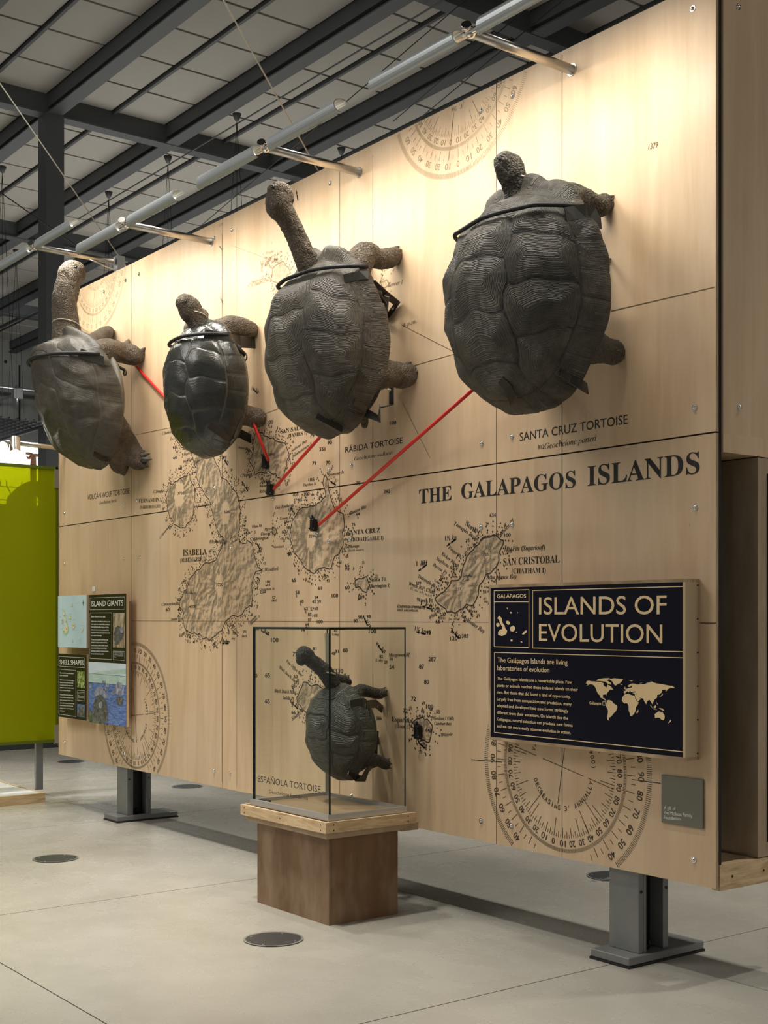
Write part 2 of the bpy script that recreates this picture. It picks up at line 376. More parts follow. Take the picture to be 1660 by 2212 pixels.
for k, yb in enumerate(BY):
    if yb < -4: continue
    q = MB(); q.box((-34, yb - .11, HB), (6, yb + .11, HB + .02)); q.box((-34, yb - .012, HB + .02), (6, yb + .012, HC + .07)); q.box((-34, yb - .085, HB + .10), (6, yb + .085, HC + .07))
    o = q.build('trim_%d' % (k + 1), BEAMM); o['kind'] = 'structure'; nb = k + 1
for k, xb in enumerate(BX):
    q = MB()
    q.box((xb - .11, -8, HB - .01), (xb + .11, 16, HB + .012)); q.box((xb - .07, -8, HB + .012), (xb + .07, 16, HC + .07))
    o = q.build('trim_%d' % (k + 20), BEAMM); o['kind'] = 'structure'
# sprinkler pipe under a beam
q = MB(); q.tube([(-30.8, 7.1, HB - .14), (4, 7.1, HB - .14)], .022, 8); q.tube([(-30.8, 4.95, HB - .1), (4, 4.95, HB - .1)], .012, 6)
tag(q.build('sprinkler_pipe', BEAMM), 'thin grey pipes running along the ceiling beams above the wall', 'pipe')
# ceiling hangers with dangling wires
hs = [(365 + 147, 246, 9.2), (363, 338, 9.2), (235, 415, 9.2), (738, 320, 9.2), (5, 360, 9.2), (35, 540, 9.2)]
for k, (px, py, zz) in enumerate(hs):
    c_ = onZ(px, py, HB); t = thing('ceiling_hanger', '%s ceiling hanger with thin wires' % ['highest black cone shaped', 'central black cone shaped', 'left-centre black cone shaped', 'rightmost black cone shaped above the wall', 'leftmost black cone shaped at the picture edge', 'lowest black cone shaped beside the column'][k], 'hanger', c_)
    q = MB(); q.tube([c_, c_ - Vector((0, 0, .10))], [.07, .03], 10); q.build('cone', BEAMM, t)
    for dx in (-.35, .0, .3):
        q = MB(); q.tube([c_ - Vector((0, 0, .1)), c_ + Vector((dx, dx * .3, -4.2))], .004, 5); q.build('wire', BLACK, t)
# column
q = MB(); q.box((-14.49, 2.61, 0), (-14.19, 2.89, HB)); q.box((-14.62, 2.48, 0), (-14.06, 3.02, .03)); o = q.build('trim_40', BEAMM); o['kind'] = 'structure'
# far walls
q = MB(); q.box((-31.3, -9, 0), (-31, 17, HC)); fw = q.build('wall_far', CONW); fw['kind'] = 'structure'
for yy in np.arange(4, 16, .8):
    q = MB(); q.box((-31.0, yy - .02, 6.2), (-30.97, yy + .02, 8.9)); q.build('form_joint', DARK, fw)
    for z_ in (6.5, 8.95):
        q = MB(); q.tube([(-31, yy + .4, z_), (-30.98, yy + .4, z_)], .045, 10); q.build('tie_hole', DARK, fw)
q = MB(); q.box((-36, 16.6, 0), (9, 16.8, HC)); o = q.build('wall_back', CONW); o['kind'] = 'structure'
q = MB(); q.box((-24.2, 1, 3.9), (-24, 15, 5.75)); q.build('wall_white', WHITE)['kind'] = 'structure'
q = MB(); q.box((-24.25, 1, 0), (-24.05, 15, 3.9)); q.build('wall_low', plain('dim_partition', (.30, .31, .27), .8))['kind'] = 'structure'
lamp('SPOT', 'green_screen_fill', (-6.2, -5.6, 8.6), (-8, -1.5, 1.4), 1300, SOFT, .3, spot=.34, blend=.8)  # added fill to brighten the front of the green panel
lamp('SPOT', 'rear_hall_fill', (-10.5, -1.0, 8.8), (-9.6, -1.0, 1.0), 1200, SOFT, .3, spot=.8, blend=.8)  # added fill behind the green panel, put in to make it brighter
for yy in (3.2, 5.2, 7.2):
    lamp('AREA', 'backdrop_light', (-22.2, yy, 7.2), (-24, yy, 5.0), 130, (1, 1, .98), .5)

# ------------------------------------------------------------------ DISPLAY WALL
PAN = {}
wall = thing('display_wall', 'long freestanding plywood wall printed with an old chart, hung with tortoises', 'display wall', (-3.8, .3, 0))
G = .0025
for i in range(5):
    x1 = -PW * i; x0 = x1 - PW
    for (z0, z1) in ((ZB, ZS - .004), (ZS + .004, ZT)):
        q = MB(); b = len(q.f); q.box((x0 + G, 0, z0), (x1 - G, .02, z1))
        q.m = [1, 1, 0, 1, 0, 1]; PAN[(i, z0 > 2)] = q.build('plywood_panel', [PLY, PEDGE], wall)
q = MB(); q.box((-7.60, .021, ZB + .1), (-.01, .05, ZT - .02)); q.build('backing_board', DARK, wall)
q = MB(); q.box((-7.60, .052, ZS - .09), (0, .62, ZT)); q.build('upper_box', PLY, wall)
for i in range(1):
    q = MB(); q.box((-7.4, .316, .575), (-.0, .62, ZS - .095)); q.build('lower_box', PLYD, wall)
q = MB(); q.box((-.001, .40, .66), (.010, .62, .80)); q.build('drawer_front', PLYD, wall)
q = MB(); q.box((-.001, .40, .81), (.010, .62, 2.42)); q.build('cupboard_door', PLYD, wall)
q = MB(); q.box((.0, .388, .645), (.006, .62, 2.435)); q.build('door_reveal', DARK, wall)
q = MB(); q.box((-.05, .03, .45), (0, .62, .57)); q.build('end_beam', MAPLEY, wall)
for yy in (.12, .36, .55):
    q = MB(); q.tube([(0, yy, .51), (.002, yy, .51)], .006, 8); q.build('screw', BLACK, wall)
q = MB(); q.box((-7.60, .30, .50), (-.05, .34, .575)); q.build('rear_rail', PLYD, wall)
q = MB(); q.box((-7.612, .0, ZB), (-7.603, .62, ZT)) ; q.build('end_panel', PLY, wall)
bolts = [(1498, 19), (1108, 208), (1040, 240), (714, 396), (502, 497), (464, 514), (301, 592), (272, 606), (225, 630),
         (1502, 880), (1107, 943), (1042, 958), (760, 1005), (711, 1015), (464, 1054), (500, 1046), (268, 1087), (296, 1081), (140, 1108),
         (1503, 1097), (1107, 1133), (1040, 1139), (757, 1166), (711, 1169), (500, 1185), (464, 1187), (268, 1208), (299, 1203), (140, 1218),
         (1500, 1857), (1106, 1784), (1040, 1773), (760, 1719), (497, 1671), (463, 1664), (300, 1634), (270, 1628), (140, 1604)]
def bolt_geo(p, r=.015):
    q = MB(); q.tube([p, p + Vector((0, -.004, 0))], r, 12); q.ell(p + Vector((0, -.004, 0)), (r * .72, .009, r * .72), 10, 6); return q
for b_ in bolts:
    p_ = onY(*b_); bolt_geo(p_).build('bolt', CHROME, PAN[(min(4, int(-p_.x / PW)), p_.z > ZS)])
for px, py in ((1595, 15), (1598, 880)):
    p = onX(px, py, 0); q = MB(); q.tube([p, p + Vector((.004, 0, 0))], .015, 12); q.ell(p + Vector((.004, 0, 0)), (.009, .011, .011), 10, 6); q.build('bolt', CHROME, wall)
# supports
def support(cx, label):
    t = thing('steel_support', label, 'support post', (cx, .2, 0), 'steel feet carrying the plywood wall')
    q = MB(); q.box((cx - .13, -.075, .012), (cx + .13, .50, .052), bev=.004); q.build('base_plate', GPAINT, t)
    q = MB(); q.box((cx - .133, -.08, 0), (cx + .133, .505, .012)); q.build('rubber_pad', RUBBER, t)
    q = MB(); q.box((cx - .10, .03, .052), (cx + .10, .065, .575), bev=.003); q.box((cx + .085, .065, .052), (cx + .10, .085, .575)); q.build('front_flange', GPAINT, t)
    q = MB(); q.box((cx - .012, .065, .052), (cx + .012, .215, .575)); q.build('web', BLACK, t)
    q = MB(); q.box((cx - .10, .215, .052), (cx + .10, .255, .575), bev=.003); q.build('rear_flange', GPAINT, t)
    for yy in (.048, .235):
        q = MB(); q.tube([(cx + .10, yy, .36), (cx + .104, yy, .36)], .008, 10); q.build('screw', BLACK, t)
    q = MB(); q.tube([(cx + .05 + .025 * math.cos(a), .14, .078 + .025 * math.sin(a)) for a in np.linspace(0, 2 * math.pi, 13)], .006, 6, cap=False); q.build('eye_bolt', BLACK, t)
support(-.60, 'near grey steel support foot under the right end of the wall')
support(-6.33, 'far grey steel support foot under the left end of the wall')

# --- printed chart ---------------------------------------------------------------
C5 = lambda x, y: (330 + x / 4.255, 900 + y / 4.255)
C6 = lambda x, y: (590 + x / 4.255, 900 + y / 4.255)
C7 = lambda x, y: (860 + x / 4.15, 960 + y / 4.15)
CG = lambda x, y: (530 + x / 3.86, 1340 + y / 3.86)
islands = {
 'isabela': [C5(*p) for p in [(360,250),(355,320),(365,390),(390,470),(405,560),(430,660),(500,720),(540,790),(550,900),(580,1000),(620,1070),(648,1120),(640,1200),(580,1300),(500,1370),(430,1400),(350,1480),(300,1600),(255,1680),(250,1740),(290,1800),(280,1880),(310,1960),(400,2000),(520,2030),(600,2000),(650,1920),(720,1850),(800,1840),(850,1780),(900,1740),(910,1640),(905,1540),(930,1450),(1000,1410),(960,1340),(930,1250),(920,1180),(880,1130),(850,1165),(810,1150),(770,1080),(800,1050),(810,960),(815,870),(800,780),(770,700),(700,620),(640,570),(600,470),(560,380),(530,250),(450,120),(400,150)]],
 'fernandina': [C5(*p) for p in [(150,610),(230,590),(290,540),(340,520),(370,600),(380,700),(385,800),(380,900),(340,990),(260,1020),(190,980),(150,920),(130,820),(120,700)]],
 'san_salvador': [C5(*p) for p in [(980,110),(1060,190),(1140,200),(1220,240),(1260,320),(1240,450),(1200,540),(1180,590),(1130,520),(1000,530),(940,550),(920,470),(890,400),(930,330),(930,240),(950,160)]],
 'santa_cruz': [C6(*p) for p in [(480,540),(510,640),(525,740),(570,860),(660,910),(660,1000),(640,1100),(640,1180),(600,1260),(560,1300),(520,1370),(440,1380),(380,1440),(310,1420),(260,1330),(190,1230),(160,1100),(180,950),(230,860),(320,830),(420,780),(480,720),(470,620)]],
 'santa_fe': [C6(*p) for p in [(760,1490),(850,1465),(880,1560),(850,1610),(800,1580),(760,1560)]],
 'san_cristobal': [C7(*p) for p in [(740,890),(800,860),(900,850),(950,880),(940,960),(900,1060),(850,1110),(780,1180),(740,1260),(720,1340),(690,1410),(620,1440),(530,1500),(450,1480),(380,1440),(340,1380),(400,1320),(450,1240),(480,1190),(560,1180),(590,1080),(620,1010),(680,960)]],
 'pinzon': [C5(*p) for p in [(1105,1030),(1140,1050),(1145,1090),(1130,1120),(1105,1095)]],
 'floreana': [CG(*p) for p in [(480,520),(540,540),(640,560),(700,700),(600,790),(500,770),(450,700),(430,640),(450,580)]],
 'espanola': [CG(*p) for p in [(1400,850),(1450,830),(1540,830),(1580,900),(1560,1000),(1500,995),(1420,960),(1380,900)]],
 'bindloe': [(590,575),(612,568),(628,590),(612,610),(585,605)],
 'tower': [(822,606),(836,604),(838,616),(826,618)],
 'punta_albemarle': [(378,935),(392,925),(405,935),(412,950),(395,965),(382,960)],
}
craters = {'isabela': [(C5(615,1545), .085), (C5(360,1750), .06), (C5(670,880), .09), (C5(500,330), .07)], 'fernandina': [(C5(245,720), .11)],
 'san_salvador': [(C5(1070,400), .04)], 'santa_cruz': [(C6(350,1060), .10), (C6(350,1130), .07)], 'san_cristobal': [(C7(800,990), .03), (C7(550,1290), .03)],
 'santa_fe': [], 'pinzon': [], 'floreana': [(CG(560,650), .03)], 'espanola': [(CG(1500,930), .03)], 'bindloe': [], 'tower': [], 'punta_albemarle': []}
def pip(x, z, P):
    ins = False; n = len(P); j = n - 1
    for i in range(n):
        if (P[i][1] > z) != (P[j][1] > z) and x < (P[j][0] - P[i][0]) * (z - P[i][1]) / (P[j][1] - P[i][1]) + P[i][0]: ins = not ins
        j = i
    return ins
def resample(P, step):
    out = []
    for i in range(len(P)):
        a = P[i]; b = P[(i + 1) % len(P)]; L = math.dist(a, b); n = max(1, int(L / step))
        for k in range(n): out.append((a[0] + (b[0] - a[0]) * k / n, a[1] + (b[1] - a[1]) * k / n))
    return out
prt = {k: MB() for k in ('ink', 'coast', 'inkf', 'inkm', 'rose_near', 'rose_left', 'rose_top', 'rose_far')}
for nm, pp in islands.items():
    P = []
    for p in pp:
        q = onY(*p); P.append((q.x, q.z))
    fine = []; n0 = len(P)
    for (x, z) in resample(P, .022):
        d = noise.noise_vector(Vector((x * 22, z * 22, 3))) * .022 + noise.noise_vector(Vector((x * 6, z * 6, 9))) * .025; fine.append((x + d.x, z + d.z))
    xs = [p[0] for p in fine]; zs = [p[1] for p in fine]; cell = .013
    nx = int((max(xs) - min(xs)) / cell) + 2; nz_ = int((max(zs) - min(zs)) / cell) + 2
    cr = [(onY(*c_), r_) for c_, r_ in craters[nm]]
    ins = np.zeros((nx, nz_), bool); 
    for i in range(nx):
        x = min(xs) + i * cell
        cs = []
        for a, b in zip(fine, fine[1:] + fine[:1]):
            if (a[0] > x) != (b[0] > x): cs.append(a[1] + (b[1] - a[1]) * (x - a[0]) / (b[0] - a[0]))
        cs.sort()
        for j in range(nz_):
            z = min(zs) + j * cell; ins[i, j] = sum(1 for c_ in cs if c_ < z) % 2 == 1
    pale_ink = nm in ('bindloe', 'tower')  # islands near the top are printed paler
    mb = MB(); idx = {}; ink = []
    def hgt(x, z):
        h = noise.fractal(Vector((x * 10, 0, z * 10)), .7, 2.1, 6) * .42
        for c_, r_ in cr:
            dx, dz = x - c_.x, z - c_.z; r = math.hypot(dx, dz * .8); th = math.atan2(dz, dx)
            h += math.exp(-(r / .42) ** 2) * (.8 + .07 * math.sin(th * 27 + 7 * noise.noise(Vector((x * 5, z * 5, 1)))) * min(1, r / .12) + .3 * noise.noise(Vector((math.cos(th) * 5, math.sin(th) * 5, r * 2.5))))
        return h
    def vert(i, j):
        if (i, j) in idx: return idx[(i, j)]
        x = min(xs) + i * cell; z = min(zs) + j * cell
        h0 = hgt(x, z); gx = hgt(x + .012, z) - h0; gz = hgt(x, z + .012) - h0
        d = .50 + (gx * 1.0 - gz * .8) * 4.0 + .15 * noise.noise(Vector((x * 40, z * 40, 0)))
        for c_, r_ in cr:
            rr = math.hypot((x - c_.x) * 1.35, z - c_.z) * (1 + .3 * noise.noise(Vector((x * 25, z * 25, 5))))
            if rr < r_: d = .02
            elif rr < r_ * 2.2: d += .6 * (1 - (rr - r_) / (1.2 * r_))
        idx[(i, j)] = len(mb.v); mb.v.append((x, -.0006, z)); ink.append(max(0., min(1., d)) * (.35 if pale_ink else 1)); return idx[(i, j)]
    for i in range(nx - 1):
        for j in range(nz_ - 1):
            if ins[i, j] and ins[i + 1, j] and ins[i, j + 1] and ins[i + 1, j + 1]:
                mb.f.append((vert(i, j), vert(i + 1, j), vert(i + 1, j + 1), vert(i, j + 1))); mb.m.append(0); mb.sm.append(False)
    me = mb.mesh('printed_island'); a = me.attributes.new('ink', 'FLOAT', 'POINT'); a.data.foreach_set('value', ink)
    o = link('printed_island', me, wall, [RELIEF])
    cb_ = prt['inkf'] if pale_ink else prt['coast']
    V3 = [Vector((x, -.0013, z)) for x, z in fine]
    pline(cb_, V3 + V3[:1], .008)
    cx = sum(xs) / len(xs); cz = sum(zs) / len(zs)
    for k in range(len(V3)):
        a = V3[k]; b = V3[(k + 1) % len(V3)]; d = (b - a)
        if d.length < 1e-4: continue
        nrm = Vector((-d.z, 0, d.x)).normalized()
        if pip(a.x + nrm.x * .02, a.z + nrm.z * .02, fine): nrm = -nrm
        for rep in range(3):
            o_ = .012 + .028 * rep + .014 * random.random(); c_ = a + nrm * o_
            if random.random() < .92:
                s_ = .0062; line(cb_, c_ - Vector((s_, 0, 0)), c_ + Vector((s_, 0, 0)), .0038); line(cb_, c_ - Vector((0, 0, s_)), c_ + Vector((0, 0, s_)), .0038)
        if k % 3 == 0:
            c_ = a + nrm * (.070 + .02 * random.random()); s_ = str(random.choice([2, 3, 5, 6, 7, 9, 12, 15, 19, 25, 33, 38]))
            text(cb_, s_, (c_.x, -.0013, c_.z), (c_.x + .013 * len(s_), -.0013, c_.z + .002), .019, 'sans', bold=.01)
ink = prt['ink']
def T(s, a, b, cap_px, style='serif', bucket=None, bold=0., y=-.0014):
    """label set between two points of the wall; cap height given for the size it has there"""
    p0 = onY(*a, y); p1 = onY(*b, y); f = (p0 - Vector((EX, -ED, EH))).dot(Vector((fx, fy, 0)))
    text(bucket or ink, s, p0, p1, cap_px * f / F, style, bold=bold)
def L7(s, x0, y0, x1, y1, c, st='italic', **k): T(s, C7(x0, y0), C7(x1, y1), c / 4.15, st, **k)
def L6(s, x0, y0, x1, y1, c, st='serif', **k): T(s, C6(x0, y0), C6(x1, y1), c / 4.255, st, **k)
def L5(s, x0, y0, x1, y1, c, st='serif', **k): T(s, C5(x0, y0), C5(x1, y1), c / 4.255, st, **k)
def LG(s, x0, y0, x1, y1, c, st='italic', **k): T(s, CG(x0, y0), CG(x1, y1), c / 3.86, st, **k)
def named(): 
    b_ = MB(); NAMES.append(b_); return b_
NAMES = []; tb = named()
L7('THE', 190, 532, 482, 497, 125, 'serif', bucket=tb); L7('GALAPAGOS', 568, 488, 1592, 385, 135, 'serif', bucket=tb); T('ISLANDS', (1270, 1050), (1512, 1022), 42, 'serif', tb)
L7('SAN CRISTOBAL', 945, 1085, 1450, 1058, 62, 'serif'); L7('(CHATHAM I)', 1020, 1158, 1325, 1150, 45, 'serif')
L7('Mt. Pitt (Sugarloaf)', 950, 958, 1318, 940, 40, 'italic', bold=.01); L7('Rosa blanca Bay', 790, 1208, 1065, 1200, 34, bold=.01)
L7('North C.', 600, 722, 745, 832, 46, 'serif'); L7('Terrapin Road', 500, 718, 718, 868, 34, bold=.012); L7('Hobbs Rf', 925, 822, 1045, 685, 34, bold=.01)
L7('Finger Pt', 450, 930, 560, 1020, 30, bold=.01); L7('Kicker Rk', 388, 985, 505, 1080, 30, bold=.01); L7('Stephens B', 340, 1030, 480, 1125, 30, bold=.01); L7('Bassa Pt', 312, 1085, 435, 1170, 30, bold=.01)
L7('Dalrymple Rks', 178, 1190, 345, 1295, 32, bold=.01); L7('Wreck B/P. Chico', 98, 1262, 330, 1345, 32, bold=.01); L7('G. siz. wh. w.s.4', 112, 1300, 300, 1370, 24); L7('Lobos I', 325, 1225, 395, 1265, 24)
L7('Wreck Pt', 168, 1412, 312, 1418, 38, 'serif'); L7('Currents strong', -10, 1460, 208, 1466, 26, bold=.01); L7('and uncertain', -8, 1495, 180, 1500, 26, bold=.01)
L7('Whale Rk', 285, 1572, 388, 1492, 32, bold=.01); L7('Freshwater Bay', 560, 1545, 770, 1695, 36, bold=.01); L7('fne. wh. S', 452, 1576, 556, 1572, 22); L7('rky', 388, 1568, 430, 1566, 24); L7('Eas', 762, 1385, 812, 1440, 34)
for s, x, y, h in (('634',822,650,30),('271',205,1072,28),('329',160,1258,26),('385',572,1735,32),('120',468,1758,36),('95',258,1700,30),('100',955,828,30),('66',338,1605,34),('55',762,1335,26),('61',288,1450,24),('53',305,1500,26),('34',335,1480,22),('36',575,1515,26),('35',655,1470,26),('33',398,1535,26),('33',505,1540,26),('40rky',632,1508,26),('14',562,1485,22),('6',600,1470,22),('43',345,1312,24),('66',308,1325,22),('45',368,1225,22),('12',418,1212,22),('8',432,1252,22),('8',456,1185,22),('15',488,1175,22),('19',735,865,24),('32',765,845,24),('40',798,838,24),('45',842,830,24),('36',876,820,24),('38',670,915,24),('25',622,948,24),('35',595,980,24),('31',575,1020,24),('35',520,1100,22),('40',488,1135,22),('1227',510,1310,24),('120',768,1000,24),('Sappho',580,1190,24),('Cove',580,1228,24)):
    L7(s, x, y, x + h * .62 * len(s), y - 3, h, 'sans' if s[0].isdigit() else 'italic', bold=.015)
L6('SAN SALVADOR', 70, 155, 395, 92, 36); L6('(JAMES I)', 142, 192, 312, 162, 32); L6('SANTA CRUZ', 683, 1090, 985, 1062, 42); L6('(INDEFATIGABLE I)', 683, 1150, 1015, 1130, 34)
L6('Santa Fé', 888, 1518, 1038, 1508, 36); L6('(Barrington I)', 888, 1575, 1075, 1566, 32); L6('Gordon Rks', 702, 905, 858, 838, 28, 'italic', bold=.01); L6('Seymour Is', 502, 552, 652, 520, 28, 'italic', bold=.01)
L6('Daphne Is', 274, 640, 395, 626, 24, 'italic', bold=.01); L6('Anchorage', 655, 1212, 792, 1200, 26, 'italic', bold=.01); L6('(fresh water)', 690, 1240, 832, 1230, 20, 'italic'); L6('Guy Fawkes Is', 22, 850, 190, 826, 28, 'italic', bold=.01)
L6('Conway B', 62, 948, 160, 940, 24, 'italic', bold=.01); L6('Eden I', 102, 978, 168, 972, 22, 'italic', bold=.01); L6('Sulivan Bay', 172, 325, 315, 225, 24, 'italic', bold=.01); L6('Bartholomew I', 178, 380, 355, 255, 24, 'italic', bold=.01)
L6('Currents strong', 1145, 1758, 1400, 1765, 26, 'italic')
for s, x, y, h in (('100',205,75,32),('100',1075,75,32),('79',340,190,32),('90',500,255,34),('551',425,315,30),('79',360,445,32),('70',487,440,32),('105',325,595,30),('75',765,630,32),('392',1018,705,32),('64',765,910,26),('S',775,940,20),('76',725,1005,26),('S',732,1035,20),('6',668,1022,24),('12',655,1092,24),('7',658,1145,24),('13',635,1245,24),('65',663,1385,32),('rky',663,1410,24),('60',663,1588,34),('139',783,1675,32),('108',540,1662,32),('61',412,1592,28),('54',383,1675,26),('42',360,1715,28),('39',407,1715,28),('57',343,1785,28),('60',380,1778,28),('62',287,1780,28),('S',295,1808,20),('60',245,1715,30),('S',250,1742,20),('58',207,1632,30),('S',210,1660,20),('85',322,1832,26),('102',363,1842,26),('87',322,1880,26),('64',298,1925,26),('100',403,1900,30),('65',173,1520,30),('65',136,1275,30),('60',82,1075,32),('18',128,1032,24),('19',115,1130,24),('5',130,1060,18),('105',182,732,28),('100',285,724,28),('37',190,780,24),('98',222,780,26),('102',142,866,24),('15',172,905,24),('2296',330,1112,26),('90',742,1895,32),('90',783,1860,32),('98',862,1855,30),('551',425,315,30)):
    L6(s, x, y, x + h * .60 * len(s), y - 3, h, 'sans', bold=.015)
L5('ISABELA', 278, 1278, 497, 1268, 55); L5('(ALBEMARLE I)', 253, 1338, 485, 1325, 38); L5('FERNANDINA', -128, 792, 83, 778, 34); L5('(NARBOROUGH I)', -118, 848, 75, 836, 28)
for s, a in (('C.Berkeley', (85, 170, 190, 145, 26)), ('Banks', (272, 308, 342, 298, 28)), ('Bay', (283, 358, 325, 352, 26)), ('C.Douglas', (8, 705, 105, 692, 28)), ('Turtle Pt', (380, 440, 475, 385, 24)), ('Elizabeth Bay', (520, 1165, 690, 1158, 28)),
             ('Perry', (712, 1140, 765, 1100, 26)), ('Isthmus', (710, 1185, 785, 1130, 24)), ('C.Barrington', (898, 1140, 1065, 1125, 28)), ('White Rk', (912, 1022, 1005, 1012, 22)), ('Pinzon', (1028, 1048, 1105, 1040, 26)), ('(Duncan I)', (995, 1090, 1102, 1084, 26)),
             ('Nameless I', (1105, 1208, 1210, 1202, 20)), ('C.Woodford', (1005, 1422, 1155, 1412, 30)), ('Crossman Is', (982, 1600, 1120, 1594, 24)), ('C.Nepean', (808, 558, 912, 540, 28)), ('Cowley I', (790, 700, 872, 690, 22)), ('Rabida', (980, 702, 1060, 692, 26)),
             ('James Bay', (785, 290, 890, 312, 24)), ('Albany I', (828, 205, 915, 232, 22)), ('Christopher Pt', (82, 1738, 238, 1728, 26)), ('Iguana Cove', (168, 1872, 280, 1862, 22)), ('Essex Pt', (245, 2030, 325, 1975, 26)), ('C.Rose', (540, 2060, 595, 2140, 28)),
             ('Turtle Cove', (700, 1905, 790, 2000, 22)), ('good Landing', (672, 1900, 785, 2025, 20)), ('Tortuga', (882, 1915, 955, 1835, 24)), ('(Brattle I)', (900, 1920, 985, 1838, 20)), ('St. John Pt', (300, 1622, 398, 1640, 24)), ('C.Hammond', (68, 1125, 165, 1000, 24)), ('Black Bight', (280, 425, 372, 400, 22))):
    L5(s, *a, 'italic', bold=.01)
for s, x, y, h in (('60',185,300,30),('60',188,392,30),('60',235,490,30),('100',1055,65,30),('45',1018,612,26),('fne.wh.S',985,645,18),('24',833,975,24),('S',840,1012,16),('20',835,1050,22),('24',842,1082,22),('26',872,1080,22),('36',970,1252,26),('100',1037,1532,26),('wh.S',1035,1560,20),('57',1100,1678,26),('wh.S',1092,1702,20),('2560',985,1625,24),('60',120,1790,30),('60',228,1695,26),('45',228,1788,26),('72',312,2035,32),('47',1015,1362,24),('70',733,2005,26),('rky',725,2050,20),('71',832,1990,24),('Sk.S',820,2030,20),('25',1215,630,24),('3720',582,1560,28),('4700',335,1760,26),('3720',228,718,26),('5600',655,890,26),('60',245,190,28),('1kn',640,380,22),('16kn',650,2080,24),('19',645,1180,22),('2990',1062,640-280,24),('60',265,780,0.1)):
    L5(s, x, y, x + h * .58 * len(s), y - 3, max(h, .5), 'sans', bold=.015)
for s, x0, y0, x1, y1, h in (('Post Office Bay', 340, 345, 470, 470, 26), ('Black Beach Anch', 282, 395, 430, 535, 26), ('Black Beach Road', 243, 600, 425, 614, 28), ('Saddle Pt', 310, 658, 405, 668, 30), ('South Pt', 390, 838, 485, 762, 32), ('Macgowen Rf', 1195, 302, 1375, 300, 28), ('S. rky', 1085, 342, 1148, 345, 22), ('Gardner I (160)', 1572, 828, 1740, 830, 26), ('Gardner Bay', 1578, 872, 1720, 874, 26), ('Ripple', 1640, 965, 1730, 960, 24)):
    LG(s, x0, y0, x1, y1, h, bold=.012)
LG('Española', 1222, 842, 1392, 855, 38, 'serif'); LG('(Hood I)', 1250, 895, 1375, 905, 34, 'serif')
for s, x, y, h in (('100',75,82,22),('100',215,180,34),('74',465,92,26),('87',740,95,26),('S.rky',725,125,18),('100',1030,105,34),('60',813,265,34),('81',565,248,24),('31',748,270,26),('48',720,288,26),('72',395,298,34),('60',62,475,32),('65',165,475,34),('65',165,690,32),('60',405,480,26),('60',385,560,26),('66',385,780,28),('82',1120,312,24),('50',1203,332,24),('54',1202,405,34),('29',1158,358,24),('286',1092,828,26),('287',1530,340,34),('87',1450,402,34),('80',1492,530,34),('72',1383,670,34),('100',1508,735,34),('72',1315,770,34),('66',1465,768,26),('55',1592,775,28),('12',1432,822,24),('16',1462,808,22),('14',1520,805,20),('42',1545,815,20),('640',1505,930,28),('93',1510,118,30),('1(330',715,438,34)):
    LG(s, x, y, x + h * .60 * len(s), y + 2, h, 'sans', bold=.015)
# sounding marks, current arrows
def arrow(px0, py0, px1, py1, s, w=.007, bucket=None):
    b_ = bucket or ink
    a, b = W(px0, py0), W(px1, py1); d = (a - b).normalized(); n = Vector((-d.z, 0, d.x)); line(b_, a, b, w * .6)
    b_.add([a, a - d * .03 + n * .009, a - d * .03 - n * .009], [(0, 1, 2)]); line(b_, b, b + d * .045, w * 1.5)
    m_ = (a + b) / 2
    if d.x > 0: d = -d; n = -n
    text(b_, s, m_ + n * .014 + d * .05, m_ + n * .014 - d * .06, .030, 'italic', bold=.01) if False else text(b_, s, m_ - Vector((.06, 0, 0)) * abs(d.x) + Vector((0, 0, .015)) - d * .0, m_ + Vector((.05, 0, -.05 * d.z / (abs(d.x) + .3) * (1 if d.x < 0 else -1))), .028, 'italic', bold=.01)
for a in ((903,1234,922,1220,'1 kn'),(965,1180,985,1165,'1½ kn'),(899,1365,920,1370,'1¼ kn'),(975,1361,993,1380,'2 kn'),(912,1309,933,1316,'1 kn'),(565,1363,581,1372,'1 kn'),(628,1515,644,1532,'1½ kn'),(815,1390,828,1410,'1½ kn'),(968,1378,0,0,''),(903,1602,918,1617,'1½ kn'),(786,1332,794,1351,'1 kn'),(522,1040,536,1061,'2½ kn'),(480,985,492,1005,'1 kn'),(480,1390,494,1390,'1½ kn'),(622,1040,0,0,''),(713,1039,726,1048,''),(554,1172,562,1187,'1 kn'),(546,838,556,850,'1¼ kn'),(607,873,620,860,'1 kn'),(640,410,644,434,'')):
    if a[2]: arrow(*a)
pf = prt['inkf']; pmid = prt['inkm']
T('Tower I', (838, 620), (871, 613), 9, 'italic', pmid); T('6 p.m.', (872, 707), (901, 697), 9, 'italic', pmid); T('1379', (1401, 323), (1421, 319), 12, 'sans', pmid); T('C.Chalmers', (536, 622), (580, 608), 8, 'italic', pf)
T('Anchorage', (540, 612), (575, 603), 5, 'italic', pf); T('C.Pingle', (568, 552), (592, 545), 6, 'italic', pf); T('P. Samuel Bay', (575, 562), (605, 549), 6, 'italic', pf); T('188', (474, 490), (482, 486), 6, 'sans', pf)
for i in range(26):
    px = 560 + random.random() * 45; py = 560 + random.random() * 45; T(random.choice(['60', '15', '25', '9', '7']), (px, py), (px + 6, py - 2), 6, 'sans', pf)
arrow(473, 530, 480, 540, '', bucket=pf); arrow(475, 640, 482, 655, '', bucket=pf)
T('S', (362, 775), (368, 774), 10, 'sans')
